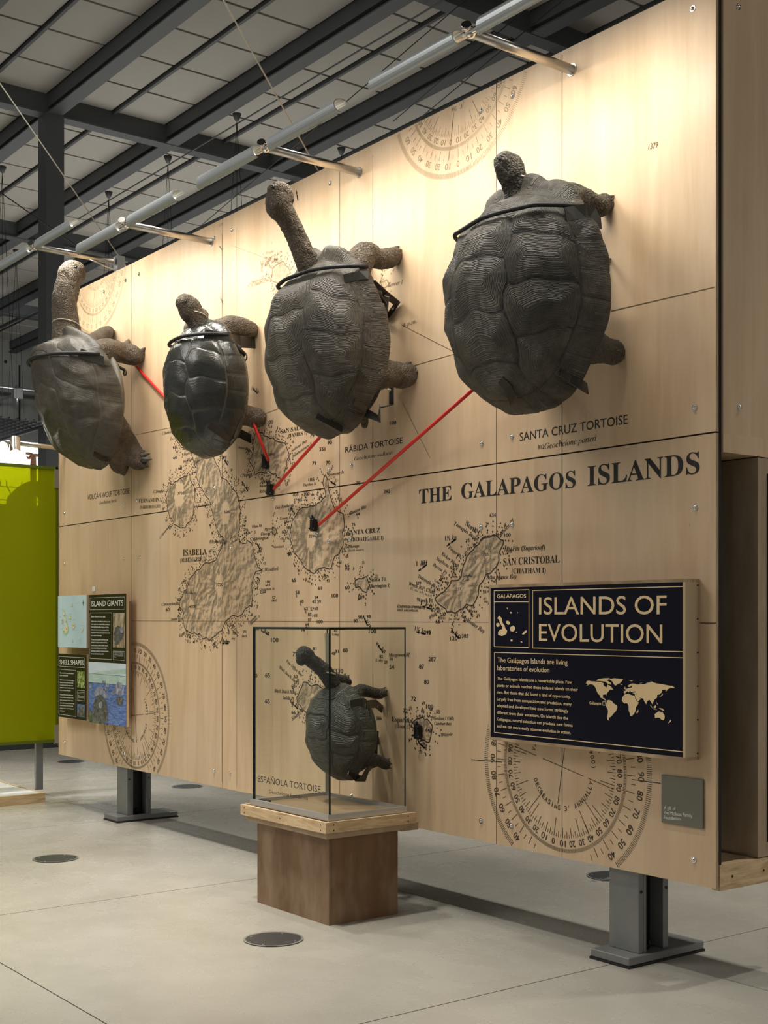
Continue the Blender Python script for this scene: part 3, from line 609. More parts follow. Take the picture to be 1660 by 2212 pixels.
# species names
nb_ = named(); T('VOLCÁN WOLF TORTOISE', (189, 1080), (280, 1066), 11, 'sans', nb_); T('Geochelone becki', (214, 1090), (252, 1084), 7, 'italic', nb_)
nb_ = named()
L6('RÁBIDA TORTOISE', 665, 332, 1192, 244, 52, 'sans', bucket=nb_); L6('Geochelone wallacei', 748, 404, 1100, 345, 32, 'italic', bucket=nb_)
nb_ = named()
T('SANTA CRUZ TORTOISE', (1123, 953), (1357, 915), 18, 'sans', nb_); T('Geochelone porteri', (1177, 970), (1289, 952), 12, 'italic', nb_); T('812', (1162, 971), (1176, 969), 9, 'sans')
# fold lines and course lines of the chart
for x0, y0, x1, y1, b_, w_ in ((1215, 118, 1215, 2000, pmid, .003), (806, 335, 806, 1800, pmid, .0025), (512, 492, 512, 1700, pmid, .0025), (480, 505, 480, 1690, prt['inkm'], .003), (1215, 400, 1215, 1240, ink, .0028), (280, 1341, 1057, 1344, pmid, .003), (1513, 1346, 1548, 1346, ink, .004),
        (1320, 672, 1545, 620, pmid, .004), (868, 702, 1060, 800, pmid, .003), (870, 797, 1050, 745, pmid, .003), (280, 942, 460, 905, pmid, .003), (530, 910, 640, 868, pmid, .003), (870, 870, 930, 990, pmid, .0025), (500, 530, 660, 590, pf, .003), (1018, 1641, 1085, 1646, ink, .004), (1365, 1684, 1428, 1692, ink, .004)):
    line(b_, W(x0, y0), W(x1, max(y1, -50)), w_) if x0 != x1 else line(b_, Vector((onY(x0, y0).x, -.0012, max(ZB + .005, min(ZT - .005, onY(x0, y1).z)))), Vector((onY(x0, y0).x, -.0012, max(ZB + .005, min(ZT - .005, onY(x0, y0).z)))), w_)
def clipped(p): return ZB + .004 < p.z < ZT - .004 and -7.6 < p.x < -.004
def rose(b_, cx, cz, R=.616, r=.452, rot=9.5, rot2=0, dec=True):
    V = lambda rad, a: Vector((cx + rad * math.sin(math.radians(a)), -.0015, cz + rad * math.cos(math.radians(a))))
    def tick(r0, r1, a, w):
        p, q = V(r0, a), V(r1, a)
        if clipped(p) and clipped(q): line(b_, p, q, w)
    for k in range(360):
        tick(R - .030, R, k + rot2, .0028 if k % 5 else .0036)
        tick(r - .020, r, k + rot, .0026)
    for k in range(0, 360, 5):
        L = .03 if k % 10 else .055; tick(R - .105 - L, R - .105, k + rot2, .0034)
        tick(r - .075 - (.10 if k % 30 == 0 else .055 if k % 10 == 0 else .035), r - .075, k + rot, .0032)
        if k % 2 == 0 or 1: tick(r - .095, r - .075, k + 2.5 + rot, .0026)
    for k in range(0, 360, 10):
        n = k if k <= 90 else (180 - k if k <= 180 else (k - 180 if k <= 270 else 360 - k)); s = str(n)
        for rad, rt, h in ((R - .088, rot2, .036), (r - .062, rot, .032)):
            c_ = V(rad, k + rt)
            if not (clipped(V(rad + h, k + rt)) and clipped(c_)): continue
            t_ = Vector((math.cos(math.radians(k + rt)), 0, -math.sin(math.radians(k + rt)))); wd = h * .68 * len(s)
            text(b_, s, c_ - t_ * wd / 2, c_ + t_ * wd / 2, h, 'sans', bold=.008)
    for a_, r0, r1 in ((rot, 0, .22), (rot, .27, .44), (180 + rot, 0, .2), (180 + rot, .24, .5), (90 + rot + 3, 0, .16), (90 + rot + 3, .19, .37), (270 + rot + 3, 0, .15), (270 + rot + 3, .2, .37), (225, .22, .34), (135, .22, .36), (150, .25, .40)):
        tick(r0, r1, a_, .0034)
    if dec:
        for s, a0, st in (('DECREASING 3\u2032 ANNUALLY', 246, -6.6), ('VARIATION', 290, 6.6), ('(1900)', 52, 6.6)):
            for i, ch in enumerate(s):
                if ch == ' ': continue
                a_ = a0 + st * i; rad = .232 if st < 0 else .215; c_ = V(rad, a_)
                if not clipped(c_) or not clipped(V(rad - .03, a_)): continue
                t_ = Vector((math.cos(math.radians(a_)), 0, -math.sin(math.radians(a_)))) * (1 if st > 0 else -1); u_ = Vector((t_.z, 0, -t_.x)) * -1
                hw = .0022 if ch in 'I1\u2032' else .0045 if ch in '()' else .009; text(b_, ch, c_ - t_ * hw, c_ + t_ * hw, .026, 'sans', bold=.01)
rose(prt['rose_near'], -1.004, .945); rose(prt['rose_left'], -6.02, .926, rot=-9); rose(prt['rose_top'], -1.85, 4.93); rose(prt['rose_far'], -6.78, 4.89)
hatch_lettering = hl

# ------------------------------------------------------------------ SIGN: islands of evolution
SY = -.10
sgn = thing('title_sign', 'large black sign reading ISLANDS OF EVOLUTION in a pale wooden box frame', 'sign', (-.78, -.05, .97))
x0, x1, z0, z1 = -1.472, -.097, 1.062, 1.918
navy = NT('navy_sign_face'); navy.bsdf((.0035, .0038, .012), .42, spec=.15)
gold = plain('cream_print', (.80, .60, .33), .5)
q = MB(); q.box((x0 + .012, SY, z0 + .012), (x1 - .012, -.03, z1 - .012)); q.build('face_panel', navy.mat, sgn)
for a, b in (((x0, SY - .003, z1 - .016), (x1, -.0, z1)), ((x0, SY - .003, z0), (x1, 0, z0 + .016)), ((x0, SY - .003, z0 + .016), (x0 + .016, 0, z1 - .016)), ((x1 - .016, SY - .003, z0 + .016), (x1, 0, z1 - .016))):
    q = MB(); q.box(a, b); q.build('frame_rail', PEDGE if a[2] != z0 + .016 or a[0] == x0 else plain('frame_side', (.46, .36, .22), .5), sgn)
for zz in np.linspace(z0 + .03, z1 - .03, 6):
    q = MB(); q.tube([(x1, -.015, zz), (x1 + .002, -.015, zz)], .0045, 8); q.build('screw', BLACK, sgn)
sg = MB(); SP = lambda x, y: onY(1040 + x / 3.32, 1230 + y / 3.32, SY - .0012)
def ST(s, xa, ya, xb, yb, c_, bold=0.): p0, p1 = SP(xa, ya), SP(xb, yb); f = (p0 - Vector((EX, -ED, EH))).dot(Vector((fx, fy, 0))); text(sg, s, p0, p1, c_ / 3.32 * f / F, 'sans', bold=bold)
ST('ISLANDS OF', 415, 322, 1330, 321, 120, .004); ST('EVOLUTION', 415, 512, 1300, 529, 120, .004); ST('GALÁPAGOS', 113, 206, 322, 203, 26, .012)
ST('The Galápagos Islands are living', 117, 665, 620, 684, 34, .006); ST('laboratories of evolution', 115, 722, 489, 739, 34, .006)
for s, a in (('The Galápagos Islands are a remarkable place. Few', (115, 792, 651, 820)), ('plants or animals reached these isolated islands on their', (113, 841, 694, 873)), ('own. But those that did found a land of opportunity.', (113, 889, 643, 924)), ('Largely free from competition and predation, many', (113, 938, 649, 977)),
             ('adapted and developed into new forms strikingly', (113, 986, 625, 1026)), ('different from their ancestors. On islands like the', (113, 1035, 624, 1078)), ('Galápagos, natural selection can produce new forms', (113, 1083, 656, 1130)), ('and we can more easily observe evolution in action.', (113, 1132, 643, 1182))): ST(s, *a, 21, .012)
for P in ([(93,150),(343,148),(342,562),(93,553)], [(370,150),(1453,124),(1450,592),(370,563)], [(95,593),(1453,637),(1445,1310),(92,1167)]):
    V_ = [SP(*p) for p in P]; xx0 = V_[0].x; xx1 = V_[1].x; zt_ = (V_[0].z + V_[1].z) / 2; zb_ = (V_[2].z + V_[3].z) / 2
    R_ = [Vector((xx0, V_[0].y, zt_)), Vector((xx1, V_[0].y, zt_)), Vector((xx1, V_[0].y, zb_)), Vector((xx0, V_[0].y, zb_))]
    pline(sg, R_ + R_[:1], .0042)
line(sg, SP(95, 232), SP(342, 232), .0042)
for P in ([(115,350),(130,332),(148,350),(155,385),(170,405),(172,420),(187,440),(180,465),(150,478),(122,470),(122,450),(135,432),(150,430),(150,410),(135,385),(128,360)], [(292,465),(310,443),(328,435),(325,452),(305,468)], [(178,372),(190,367),(208,378),(208,392),(195,398),(182,388)], [(108,388),(122,383),(133,392),(131,408),(118,413),(109,404)], [(208,415),(232,402),(243,415),(242,435),(225,447),(210,440)], [(211,502),(225,502),(224,517),(212,516)], [(206,305),(219,305),(219,316),(208,316)], [(184,274),(190,274),(191,286),(186,284)], [(258,308),(264,308),(264,314),(258,314)], [(283,516),(296,517),(295,524),(284,522)], [(248,447),(256,447),(256,454),(249,454)]):
    sg.poly([SP(*p) for p in P])
WM = lambda x, y: onY(1260 + x / 7.545, 1410 + y / 7.545, SY - .0012)
for P in ([(50,500),(60,465),(90,455),(140,465),(220,470),(300,480),(340,500),(335,530),(385,570),(400,520),(440,540),(470,565),(495,600),(440,600),(410,640),(385,670),(385,700),(370,680),(340,680),(320,695),(330,740),(360,745),(370,770),(395,790),(370,780),(320,745),(290,735),(270,690),(240,660),(215,600),(205,570),(180,535),(150,515),(110,515),(50,545),(80,520)],
          [(215,455),(250,430),(340,415),(440,412),(420,435),(390,450),(460,495),(450,520),(400,500),(360,470),(300,465)], [(430,435),(500,415),(620,425),(655,435),(630,470),(610,495),(570,510),(530,538),(500,510),(480,470)],
          [(395,780),(420,768),(470,785),(500,825),(555,860),(562,885),(540,950),(500,990),(470,1030),(430,1060),(420,1095),(435,1108),(400,1095),(392,1060),(405,1000),(410,940),(380,880),(378,830)],
          [(680,680),(740,665),(790,690),(840,700),(860,760),(885,800),(910,805),(895,850),(865,885),(862,940),(830,1000),(800,1030),(775,1030),(760,980),(745,930),(745,870),(725,825),(670,825),(635,780),(638,730)], [(880,950),(905,930),(905,960),(885,995),(872,980)],
          [(665,655),(668,625),(700,620),(690,600),(740,575),(790,572),(800,535),(760,560),(725,545),(760,515),(800,500),(850,505),(880,520),(960,510),(1000,515),(1050,490),(1130,480),(1200,500),(1300,515),(1400,535),(1460,540),(1500,575),(1430,575),(1390,590),(1350,635),(1350,600),(1290,605),(1290,640),(1250,680),(1210,685),(1210,730),(1160,770),(1150,800),(1130,840),(1110,800),(1080,765),(1050,790),(1030,840),(1000,790),(980,745),(940,740),(910,720),(945,755),(890,795),(855,725),(845,690),(850,668),(800,655),(870,640),(850,628),(790,640),(765,620),(745,650),(730,625),(700,650),(685,668)],
          [(668,590),(685,550),(700,590)], [(610,515),(650,515),(630,525)], [(1240,725),(1270,705),(1300,660),(1300,690),(1260,720)], [(1095,850),(1110,860),(1140,910),(1220,935),(1150,920),(1110,880)], [(1150,880),(1190,850),(1195,880),(1180,905),(1155,900)], [(1240,900),(1300,910),(1330,950),(1290,935),(1250,915)],
          [(1170,1000),(1200,980),(1225,960),(1260,955),(1275,980),(1290,955),(1310,990),(1335,1030),(1330,1075),(1310,1100),(1280,1095),(1250,1060),(1210,1060),(1175,1065)], [(1390,1145),(1410,1120),(1430,1090),(1440,1105),(1420,1135),(1395,1150)], [(750,450),(820,450),(790,465)], [(920,500),(985,480),(940,500)], [(1085,460),(1150,480),(1120,478)], [(1200,800),(1215,830),(1225,855),(1208,840)]):
    sg.poly([WM(*p) for p in P])
text(sg, 'Galápagos', WM(105, 838), WM(298, 845), .013, 'sans', bold=.02)
R_ = [WM(322, 800), WM(366, 800), WM(366, 856), WM(322, 856)]; pline(sg, R_ + R_[:1], .0025)

# donor plaque
plq = thing('donor_plaque', 'small square grey plaque crediting a gift, at the lower right of the wall', 'plaque', tuple(onY(1474, 1740)))
a = onY(1429, 1673, -.012); b = onY(1519, 1791, -.012); q = MB(); q.box((a.x, -.012, b.z), (b.x, -.002, a.z), bev=.002); q.build('plate', plain('grey_plaque', (.16, .158, .12), .4, .2), plq)
pt = MB(); K8 = lambda x, y: onY(1020 + x / 2.594, 1600 + y / 2.594, -.0135)
for s, xa, ya, xb, yb in (('A gift of', 1077, 386, 1142, 390), ('the McBean Family', 1077, 411, 1236, 430), ('Foundation', 1077, 438, 1168, 447)): text(pt, s, K8(xa, ya), K8(xb, yb), .0165, 'sans', bold=.004)

# ------------------------------------------------------------------ LEFT INFORMATION BOARDS
BYL = -.075
FACE = {}
def board(name, label, x0, x1, z0, z1, mat):
    t = thing(name, label, 'information board', ((x0 + x1) / 2, BYL, (z0 + z1) / 2))
    q = MB(); q.box((x0, BYL - .022, z0), (x1, BYL, z1)); q.build('core', plain('board_edge', (.60, .44, .27), .5), t)
    q = MB(); q.box((x0, BYL - .024, z0), (x1, BYL - .022, z1)); FACE[t.name] = q.build('printed_face', mat, t)
    q = MB(); q.box((x0 + .1, BYL, z0 + .06), (x1 - .1, -.0, z1 - .06)); q.build('standoff', PLYD, t)
    return t
PY_ = BYL - .0252
Q = lambda x, y: onY(120 + x / 7.375, 1280 + y / 7.375, PY_)     # marks read off the boards
def rect(a, b): pa, pb = Q(*a), Q(*b); return pa.x, pb.x, pb.z, pa.z
blk = plain('black_board', (.008, .0075, .007), .4)
m = NT('pale_blue_print'); m.bsdf(m.mix(m.noise(m.obj(), 2, 2), (.44, .62, .70), (.56, .72, .79)), .4); BLUE = m.mat
bxa, bxb = Q(38, 60).x, Q(492, 60).x; cxa, cxb = Q(528, 40).x, Q(1122, 40).x
zz = lambda x, y: Q(x, y).z
b1 = board('island_map_board', 'pale blue board with a small map of the islands, top left', bxa, bxb, zz(265, 875), zz(265, 45), BLUE)
b2 = board('shell_shapes_board', 'black board headed SHELL SHAPES below the blue map', bxa, bxb, zz(265, 2008), zz(265, 980), blk)
b3 = board('island_giants_board', 'tall black board headed ISLAND GIANTS with a large blue photograph below', cxa, cxb, zz(825, 2095), zz(825, 28), blk)
WPR = plain('white_print', (.75, .73, .70), .5); wt2 = MB(); wt3 = MB(); LW = .0028
def QT(bk, s, xa, ya, xb, yb, c_, bold=0.): p0, p1 = Q(xa, ya), Q(xb, yb); f = (p0 - Vector((EX, -ED, EH))).dot(Vector((fx, fy, 0))); text(bk, s, p0, p1, c_ / 7.375 * f / F, 'sans', bold=bold)
def frame(bk, a, b, c_, d):
    V_ = [Q(*a), Q(*b), Q(*c_), Q(*d)]; zt_ = (V_[0].z + V_[1].z) / 2; zb_ = (V_[2].z + V_[3].z) / 2
    R_ = [Vector((V_[0].x, PY_, zt_)), Vector((V_[1].x, PY_, zt_)), Vector((V_[1].x, PY_, zb_)), Vector((V_[0].x, PY_, zb_))]; pline(bk, R_ + R_[:1], LW)
QT(wt3, 'ISLAND GIANTS', 568, 222, 1078, 208, 84, .008); QT(wt2, 'SHELL SHAPES', 68, 1140, 445, 1158, 72, .01)
frame(wt3, (548, 85), (1102, 70), (1102, 268), (548, 272)); frame(wt3, (548, 325), (895, 322), (895, 1070), (548, 1045)); frame(wt3, (918, 935), (1102, 940), (1102, 1080), (918, 1070))
frame(wt2, (52, 1018), (462, 1038), (462, 1200), (52, 1170)); frame(wt2, (52, 1222), (325, 1240), (325, 1972), (52, 1938)); frame(wt2, (345, 1555), (465, 1562), (465, 1730), (345, 1715))
for k, s in enumerate(('Islands often give rise to giants', '', 'Galápagos giant tortoises likely evolved from a much', 'smaller species of tortoise that drifted to the islands', 'from South America millions of years ago. On the', 'islands where there were few predators and little', 'competition for food its descendants slowly evolved', 'into the giants we know today.', '', 'The same story has played out with other giants', 'and animals on islands around the world. The', 'Seychelles Islands are home to another genus of', 'giant tortoise. Madagascar has giant hissing', 'cockroaches. And islands in Indonesia are famed', 'for their giant Komodo dragon lizards.')):
    ys = [395, 0, 468, 512, 557, 602, 648, 692, 0, 758, 802, 850, 895, 940, 985][k]
    if s: xe = 568 + {0: 225, 2: 300, 3: 292, 4: 278, 5: 280, 6: 302, 7: 168, 9: 270, 10: 255, 11: 270, 12: 250, 13: 275, 14: 208}[k]; QT(wt3, s, 568, ys, xe, ys + (xe - 568) * .02, 22 if k else 26, .02)
for k, s in enumerate(('You can tell from its shell where', 'each tortoise lived', 'There were once at least fourteen types of', 'Galápagos tortoise, each of which evolved', 'on a separate island. The conditions that', 'shaped their evolution have left a record in', 'the size and shape of their shells.', 'Tortoises with large domed shells come', 'from lush highlands, where they can graze', 'on low growing plants. Smaller tortoises', 'whose shells arch upward at the front come', 'from arid lowlands. The arch allows them', 'to lift their necks to reach the bushes and', 'cacti they eat.')):
    ys = [1288, 1328, 1398, 1438, 1480, 1520, 1562, 1632, 1675, 1720, 1765, 1805, 1850, 1890][k]; n_ = [215, 125, 230, 212, 208, 222, 172, 208, 215, 212, 230, 210, 218, 75][k]; QT(wt2, s, 70, ys, 70 + n_, ys + n_ * .06, 22 if k < 2 else 18, .02)
for k in range(5): QT(wt3, 'A giant tortoise of the islands feeding', 930, 962 + k * 17, 1085 if k < 4 else 965, 968 + k * 17, 9, .02)
for k in range(6): QT(wt2, 'Shell of a domed tortoise', 355, 1590 + k * 22, 455 if k % 3 < 2 else 385, 1596 + k * 22, 9, .02)
def photo_mat(name, cols, scale, str_=(1, 1, 1)):
    m = NT(name); v = m.obj(str_); n1 = m.noise(v, scale, 5, .7, .8); x = m.n('ShaderNodeValToRGB'); m.l(n1, x.inputs[0]); e = x.color_ramp.elements
    while len(e) < len(cols): e.new(.5)
    for i, c_ in enumerate(cols): e[i].position = .32 + .36 * i / (len(cols) - 1); e[i].color = (*c_, 1)
    m.bsdf(x.outputs[0], .4); return m.mat
def pquad(name, a, b, mat, parent, dy=0.):
    xa, xb, za, zb_ = Q(*a).x, Q(*b).x, Q(*a).z, Q(a[0], b[1]).z; q = MB(); q.add([(xa, PY_ - dy, za), (xb, PY_ - dy, za), (xb, PY_ - dy, zb_), (xa, PY_ - dy, zb_)], [(0, 1, 2, 3)]); return q.build(name, mat, FACE[parent.name])
def ppoly(name, pts, mat, parent, dy=.001):
    q = MB(); q.poly([Q(*p) - Vector((0, dy, 0)) for p in pts]); return q.build(name, mat, FACE[parent.name])
sky = photo_mat('photo_sky', [(.55, .68, .80), (.68, .76, .82)], 4); sea = photo_mat('photo_water', [(.03, .06, .26), (.10, .18, .45), (.25, .36, .62)], 12, (1, 1, 5))
shore = photo_mat('photo_shore', [(.36, .50, .52), (.42, .60, .55), (.60, .68, .62)], 6, (1, 1, 3)); dkt = photo_mat('photo_tortoise_dark', [(.02, .02, .025), (.10, .10, .10), (.25, .25, .26)], 30)
lgt = photo_mat('photo_tortoise_light', [(.08, .09, .16), (.26, .27, .36), (.50, .50, .55)], 22); grass = photo_mat('photo_grass', [(.01, .015, .015), (.10, .12, .08), (.3, .33, .25)], 40, (1, 1, .4))
tree = photo_mat('photo_tree', [(.03, .025, .02), (.25, .18, .12), (.55, .45, .32), (.3, .45, .6)], 22, (1, 1, .3)); leaf = photo_mat('photo_leaves', [(.02, .03, .01), (.20, .28, .05), (.75, .78, .55)], 30)
pquad('photo_water', (526, 1425), (1122, 2050), sea, b3); pquad('photo_shore', (526, 1285), (1122, 1430), shore, b3); pquad('photo_sky', (526, 1100), (1122, 1290), sky, b3)
ppoly('photo_hills', [(526, 1292), (700, 1262), (900, 1235), (1122, 1215), (1122, 1295)], shore, b3)
ppoly('photo_tortoise_shell', [(600, 1680), (615, 1590), (660, 1515), (720, 1490), (775, 1520), (815, 1610), (830, 1700), (790, 1680), (720, 1620), (660, 1640)], lgt, b3, .0012)
ppoly('photo_tortoise', [(590, 1980), (600, 1800), (630, 1700), (680, 1640), (730, 1630), (790, 1700), (825, 1790), (840, 1940), (825, 2060), (700, 2085), (600, 2060)], dkt, b3, .0016)
ppoly('photo_tortoise_head', [(695, 1760), (720, 1735), (745, 1750), (750, 1800), (725, 1850), (700, 1830)], lgt, b3, .002)
ppoly('photo_second_tortoise', [(870, 1600), (930, 1560), (960, 1480), (1000, 1415), (1060, 1450), (1095, 1540), (1085, 1630), (1020, 1640), (960, 1610), (920, 1630)], lgt, b3, .0014)
ppoly('photo_reflection', [(960, 1660), (1085, 1660), (1070, 1800), (990, 1790)], dkt, b3, .0012)
for cx_, cy_, r_ in ((555, 1490, 30), (770, 1430, 30), (830, 1480, 35), (800, 1540, 28)):
    ppoly('photo_far_tortoise', [(cx_ + r_ * math.cos(a), cy_ + r_ * .9 * math.sin(a)) for a in np.linspace(0, 6.28, 10)[:-1]], lgt, b3, .0012)
ppoly('photo_grass', [(526, 1900), (560, 1860), (620, 1990), (700, 2060), (760, 2100), (526, 2060)], grass, b3, .0018)
pquad('photo_trees', (918, 325), (1102, 875), tree, b3); ppoly('photo_small_tortoise', [(925, 700), (950, 560), (1000, 530), (1060, 560), (1090, 640), (1060, 740), (1000, 830), (950, 830)], dkt, b3); ppoly('photo_head', [(1020, 580), (1050, 545), (1085, 580), (1085, 640), (1040, 640)], lgt, b3, .0015)
pquad('photo_leaves', (345, 1250), (465, 1510), leaf, b2); pquad('photo_sky', (348, 1775), (465, 1975), plain('photo_blue', (.10, .22, .60), .4), b2)
ppoly('photo_small_tortoise', [(350, 1975), (355, 1880), (380, 1800), (420, 1790), (455, 1840), (465, 1900), (462, 1985)], dkt, b2)
MAPG = plain('map_green', (.45, .62, .33), .5); MAPC = plain('map_cream', (.72, .66, .45), .5); MAPR = plain('map_red', (.50, .28, .22), .5)
mk = [[(110,300),(130,262),(148,300),(155,380),(180,430),(190,510),(210,560),(205,620),(170,665),(120,650),(115,600),(150,560),(175,530),(150,440),(130,380),(118,320)], [(90,440),(108,415),(128,430),(122,475),(98,480)], [(210,370),(230,362),(250,400),(245,430),(215,410)], [(258,520),(275,485),(305,495),(312,550),(290,580),(262,560)], [(405,625),(430,560),(455,550),(440,600),(415,640)], [(262,760),(275,738),(285,770),(268,782)], [(380,785),(395,785),(392,798)], [(255,180),(272,180),(272,205),(258,205)]]
for P in mk:
    ppoly('map_island_shore', P, MAPG, b1); cx_ = sum(p[0] for p in P) / len(P); cy_ = sum(p[1] for p in P) / len(P)
    ppoly('map_island', [(cx_ + (p[0] - cx_) * .72, cy_ + (p[1] - cy_) * .85) for p in P], MAPC, b1, .0014)
for cx_, cy_ in ((172, 465), (135, 620), (180, 580), (108, 445), (285, 525), (140, 370)): ppoly('map_volcano', [(cx_ + 9 * math.cos(a), cy_ + 16 * math.sin(a)) for a in np.linspace(0, 6.28, 9)[:-1]], MAPR, b1, .0018)
mt = MB()
for x, y, n_ in ((95,268,20),(60,392,30),(160,368,25),(215,345,40),(280,438,25),(90,500,35),(110,530,30),(75,582,40),(220,465,20),(262,600,40),(320,600,25),(150,690,25),(415,530,45),(250,800,40),(372,765,30),(248,225,35),(330,172,30),(215,140,15),(195,432,20),(65,805,30)): QT(mt, 'Isla Bay', x, y, x + n_, y, 7)
V_ = Q(440, 165); mt.poly([V_ + Vector((0, 0, .035)), V_ + Vector((.008, 0, .004)), V_ + Vector((.03, 0, 0)), V_ + Vector((.008, 0, -.004)), V_ - Vector((0, 0, .035)), V_ + Vector((-.008, 0, -.004)), V_ - Vector((.03, 0, 0)), V_ + Vector((-.008, 0, .004))])
q = MB(); a = onY(203, 1272, -.003); q.box((a.x - .03, -.006, a.z - .022), (a.x + .03, -.0, a.z + .022)); tag(q.build('wall_sensor', WPR), 'tiny white square tag above the island giants board', 'tag')

# ------------------------------------------------------------------ GLASS CASE ON PLINTH
gx0, gx1, gy0, gy1 = -2.885, -2.072, -.765, -.215; gz0, gz1 = .628, 1.683
pl = thing('plinth', 'brown plywood plinth with a pale maple top tray, standing on the floor', 'plinth', (-2.48, -.45, 0))
q = MB(); q.box((-2.871, -.74, .0), (-2.105, -.722, .50)); q.build('front_board', PLYB, pl)
q = MB(); q.box((-2.121, -.722, .0), (-2.103, -.25, .50)); q.build('side_board', PLYB, pl)
q = MB(); q.box((-2.871, -.722, .0), (-2.853, -.25, .50)); q.build('side_board', PLYB, pl)
q = MB(); q.box((-2.853, -.268, .0), (-2.121, -.25, .50)); q.build('rear_board', PLYB, pl)
q = MB(); q.box((-2.945, -.815, .535), (-2.03, -.793, .597)); q.build('tray_rail', MAPLE, pl)
q = MB(); q.box((-2.052, -.793, .535), (-2.03, -.17, .597)); q.build('tray_rail', MAPLEY, pl)
q = MB(); q.box((-2.945, -.793, .535), (-2.923, -.17, .597)); q.build('tray_rail', MAPLE, pl)
q = MB(); q.box((-2.923, -.793, .50), (-2.052, -.17, .585)); q.build('tray_bed', PLYD, pl)
q = MB(); q.box((-2.12, -.25, .49), (-2.06, -.13, .535)); q.build('wall_cleat', PLYD, pl)
for x, z in ((-2.90, .55), (-2.90, .58), (-2.08, .55), (-2.08, .58), (-2.5, .565)):
    q = MB(); q.tube([(x, -.815, z), (x, -.8165, z)], .004, 8); q.build('screw', BLACK, pl)
for y, z in ((-.76, .55), (-.76, .58), (-.23, .55), (-.23, .58)):
    q = MB(); q.tube([(-2.03, y, z), (-2.0285, y, z)], .004, 8); q.build('screw', BLACK, pl)
gc = thing('glass_case', 'clear glass display case with dark edges on the brown plinth', 'display case', (-2.48, -.49, .6))
m = NT('clear_glass'); tr = m.n('ShaderNodeBsdfTransparent'); tr.inputs[0].default_value = (.966, .978, .966, 1); gl = m.n('ShaderNodeBsdfGlossy'); gl.inputs['Roughness'].default_value = .02
fr = m.n('ShaderNodeFresnel'); fr.inputs[0].default_value = 1.25; mx = m.n('ShaderNodeMixShader'); ge = m.n('ShaderNodeNewGeometry'); m.l(m.math('MULTIPLY', fr.outputs[0], m.math('SUBTRACT', 1., ge.outputs['Backfacing'])), mx.inputs[0]); m.l(tr.outputs[0], mx.inputs[1]); m.l(gl.outputs[0], mx.inputs[2]); m.l(mx.outputs[0], m.out.inputs[0]); GLASS = m.mat
GEDGE = plain('glass_edge', (.006, .016, .013), .12)
def pane(a, b, ax, nm='glass_pane'):
    q = MB(); q.box(a, b); q.m = [1] * 6
    for k in {'z': (0, 1), 'y': (2, 4), 'x': (3, 5)}[ax]: q.m[k] = 0
    q.build(nm, [GLASS, GEDGE], gc)
th_ = .013
pane((gx0, gy0, gz0), (gx1, gy0 + th_, gz1 - th_), 'y'); pane((gx0, gy0 + th_, gz0), (gx0 + th_, gy1, gz1 - th_), 'x'); pane((gx1 - th_, gy0 + th_, gz0), (gx1, gy1, gz1 - th_), 'x'); pane((gx0, gy0, gz1 - th_), (gx1, gy1, gz1), 'z')
for a, b in (((gx0 - .012, gy0 - .012, .597), (gx1 + .012, gy0 + .012, .632)), ((gx1 - .012, gy0 + .012, .597), (gx1 + .012, gy1, .632)), ((gx0 - .012, gy0 + .012, .597), (gx0 + .012, gy1, .632)), ((gx0 + .012, gy1 - .02, .597), (gx1 - .012, gy1, .632))):
    q = MB(); q.box(a, b); q.build('metal_channel', ALU, gc)
q = MB(); q.box((gx0 + .012, gy0 + .012, .585), (gx1 - .012, gy1 - .02, .612)); q.build('case_floor', plain('tan_case_floor', (.27, .185, .11), .3), gc)
q = MB(); q.box((gx0 + .012, gy1 - .025, .632), (gx0 + .024, gy1, 1.64)); q.build('corner_strip', plain('clear_strip', (.5, .47, .36), .3), gc)
q = MB(); q.box((-2.86, -.735, .612), (-2.78, -.70, .63)); q.build('hygrometer', BLACK, gc)
gts = [MB(), MB()]; GP = lambda x, y: onY(520 + x / 3.16, 1330 + y / 3.16, gy0 - .002)
for gt, (s, xa, ya, xb, yb, h_) in zip(gts, (('ESPAÑOLA TORTOISE', 118, 1133, 546, 1208, .037), ('Geochelone hoodensis', 193, 1212, 460, 1258, .022))): text(gt, s, GP(xa, ya), GP(xb, yb), h_, 'sans', up=(0, 0, 1))

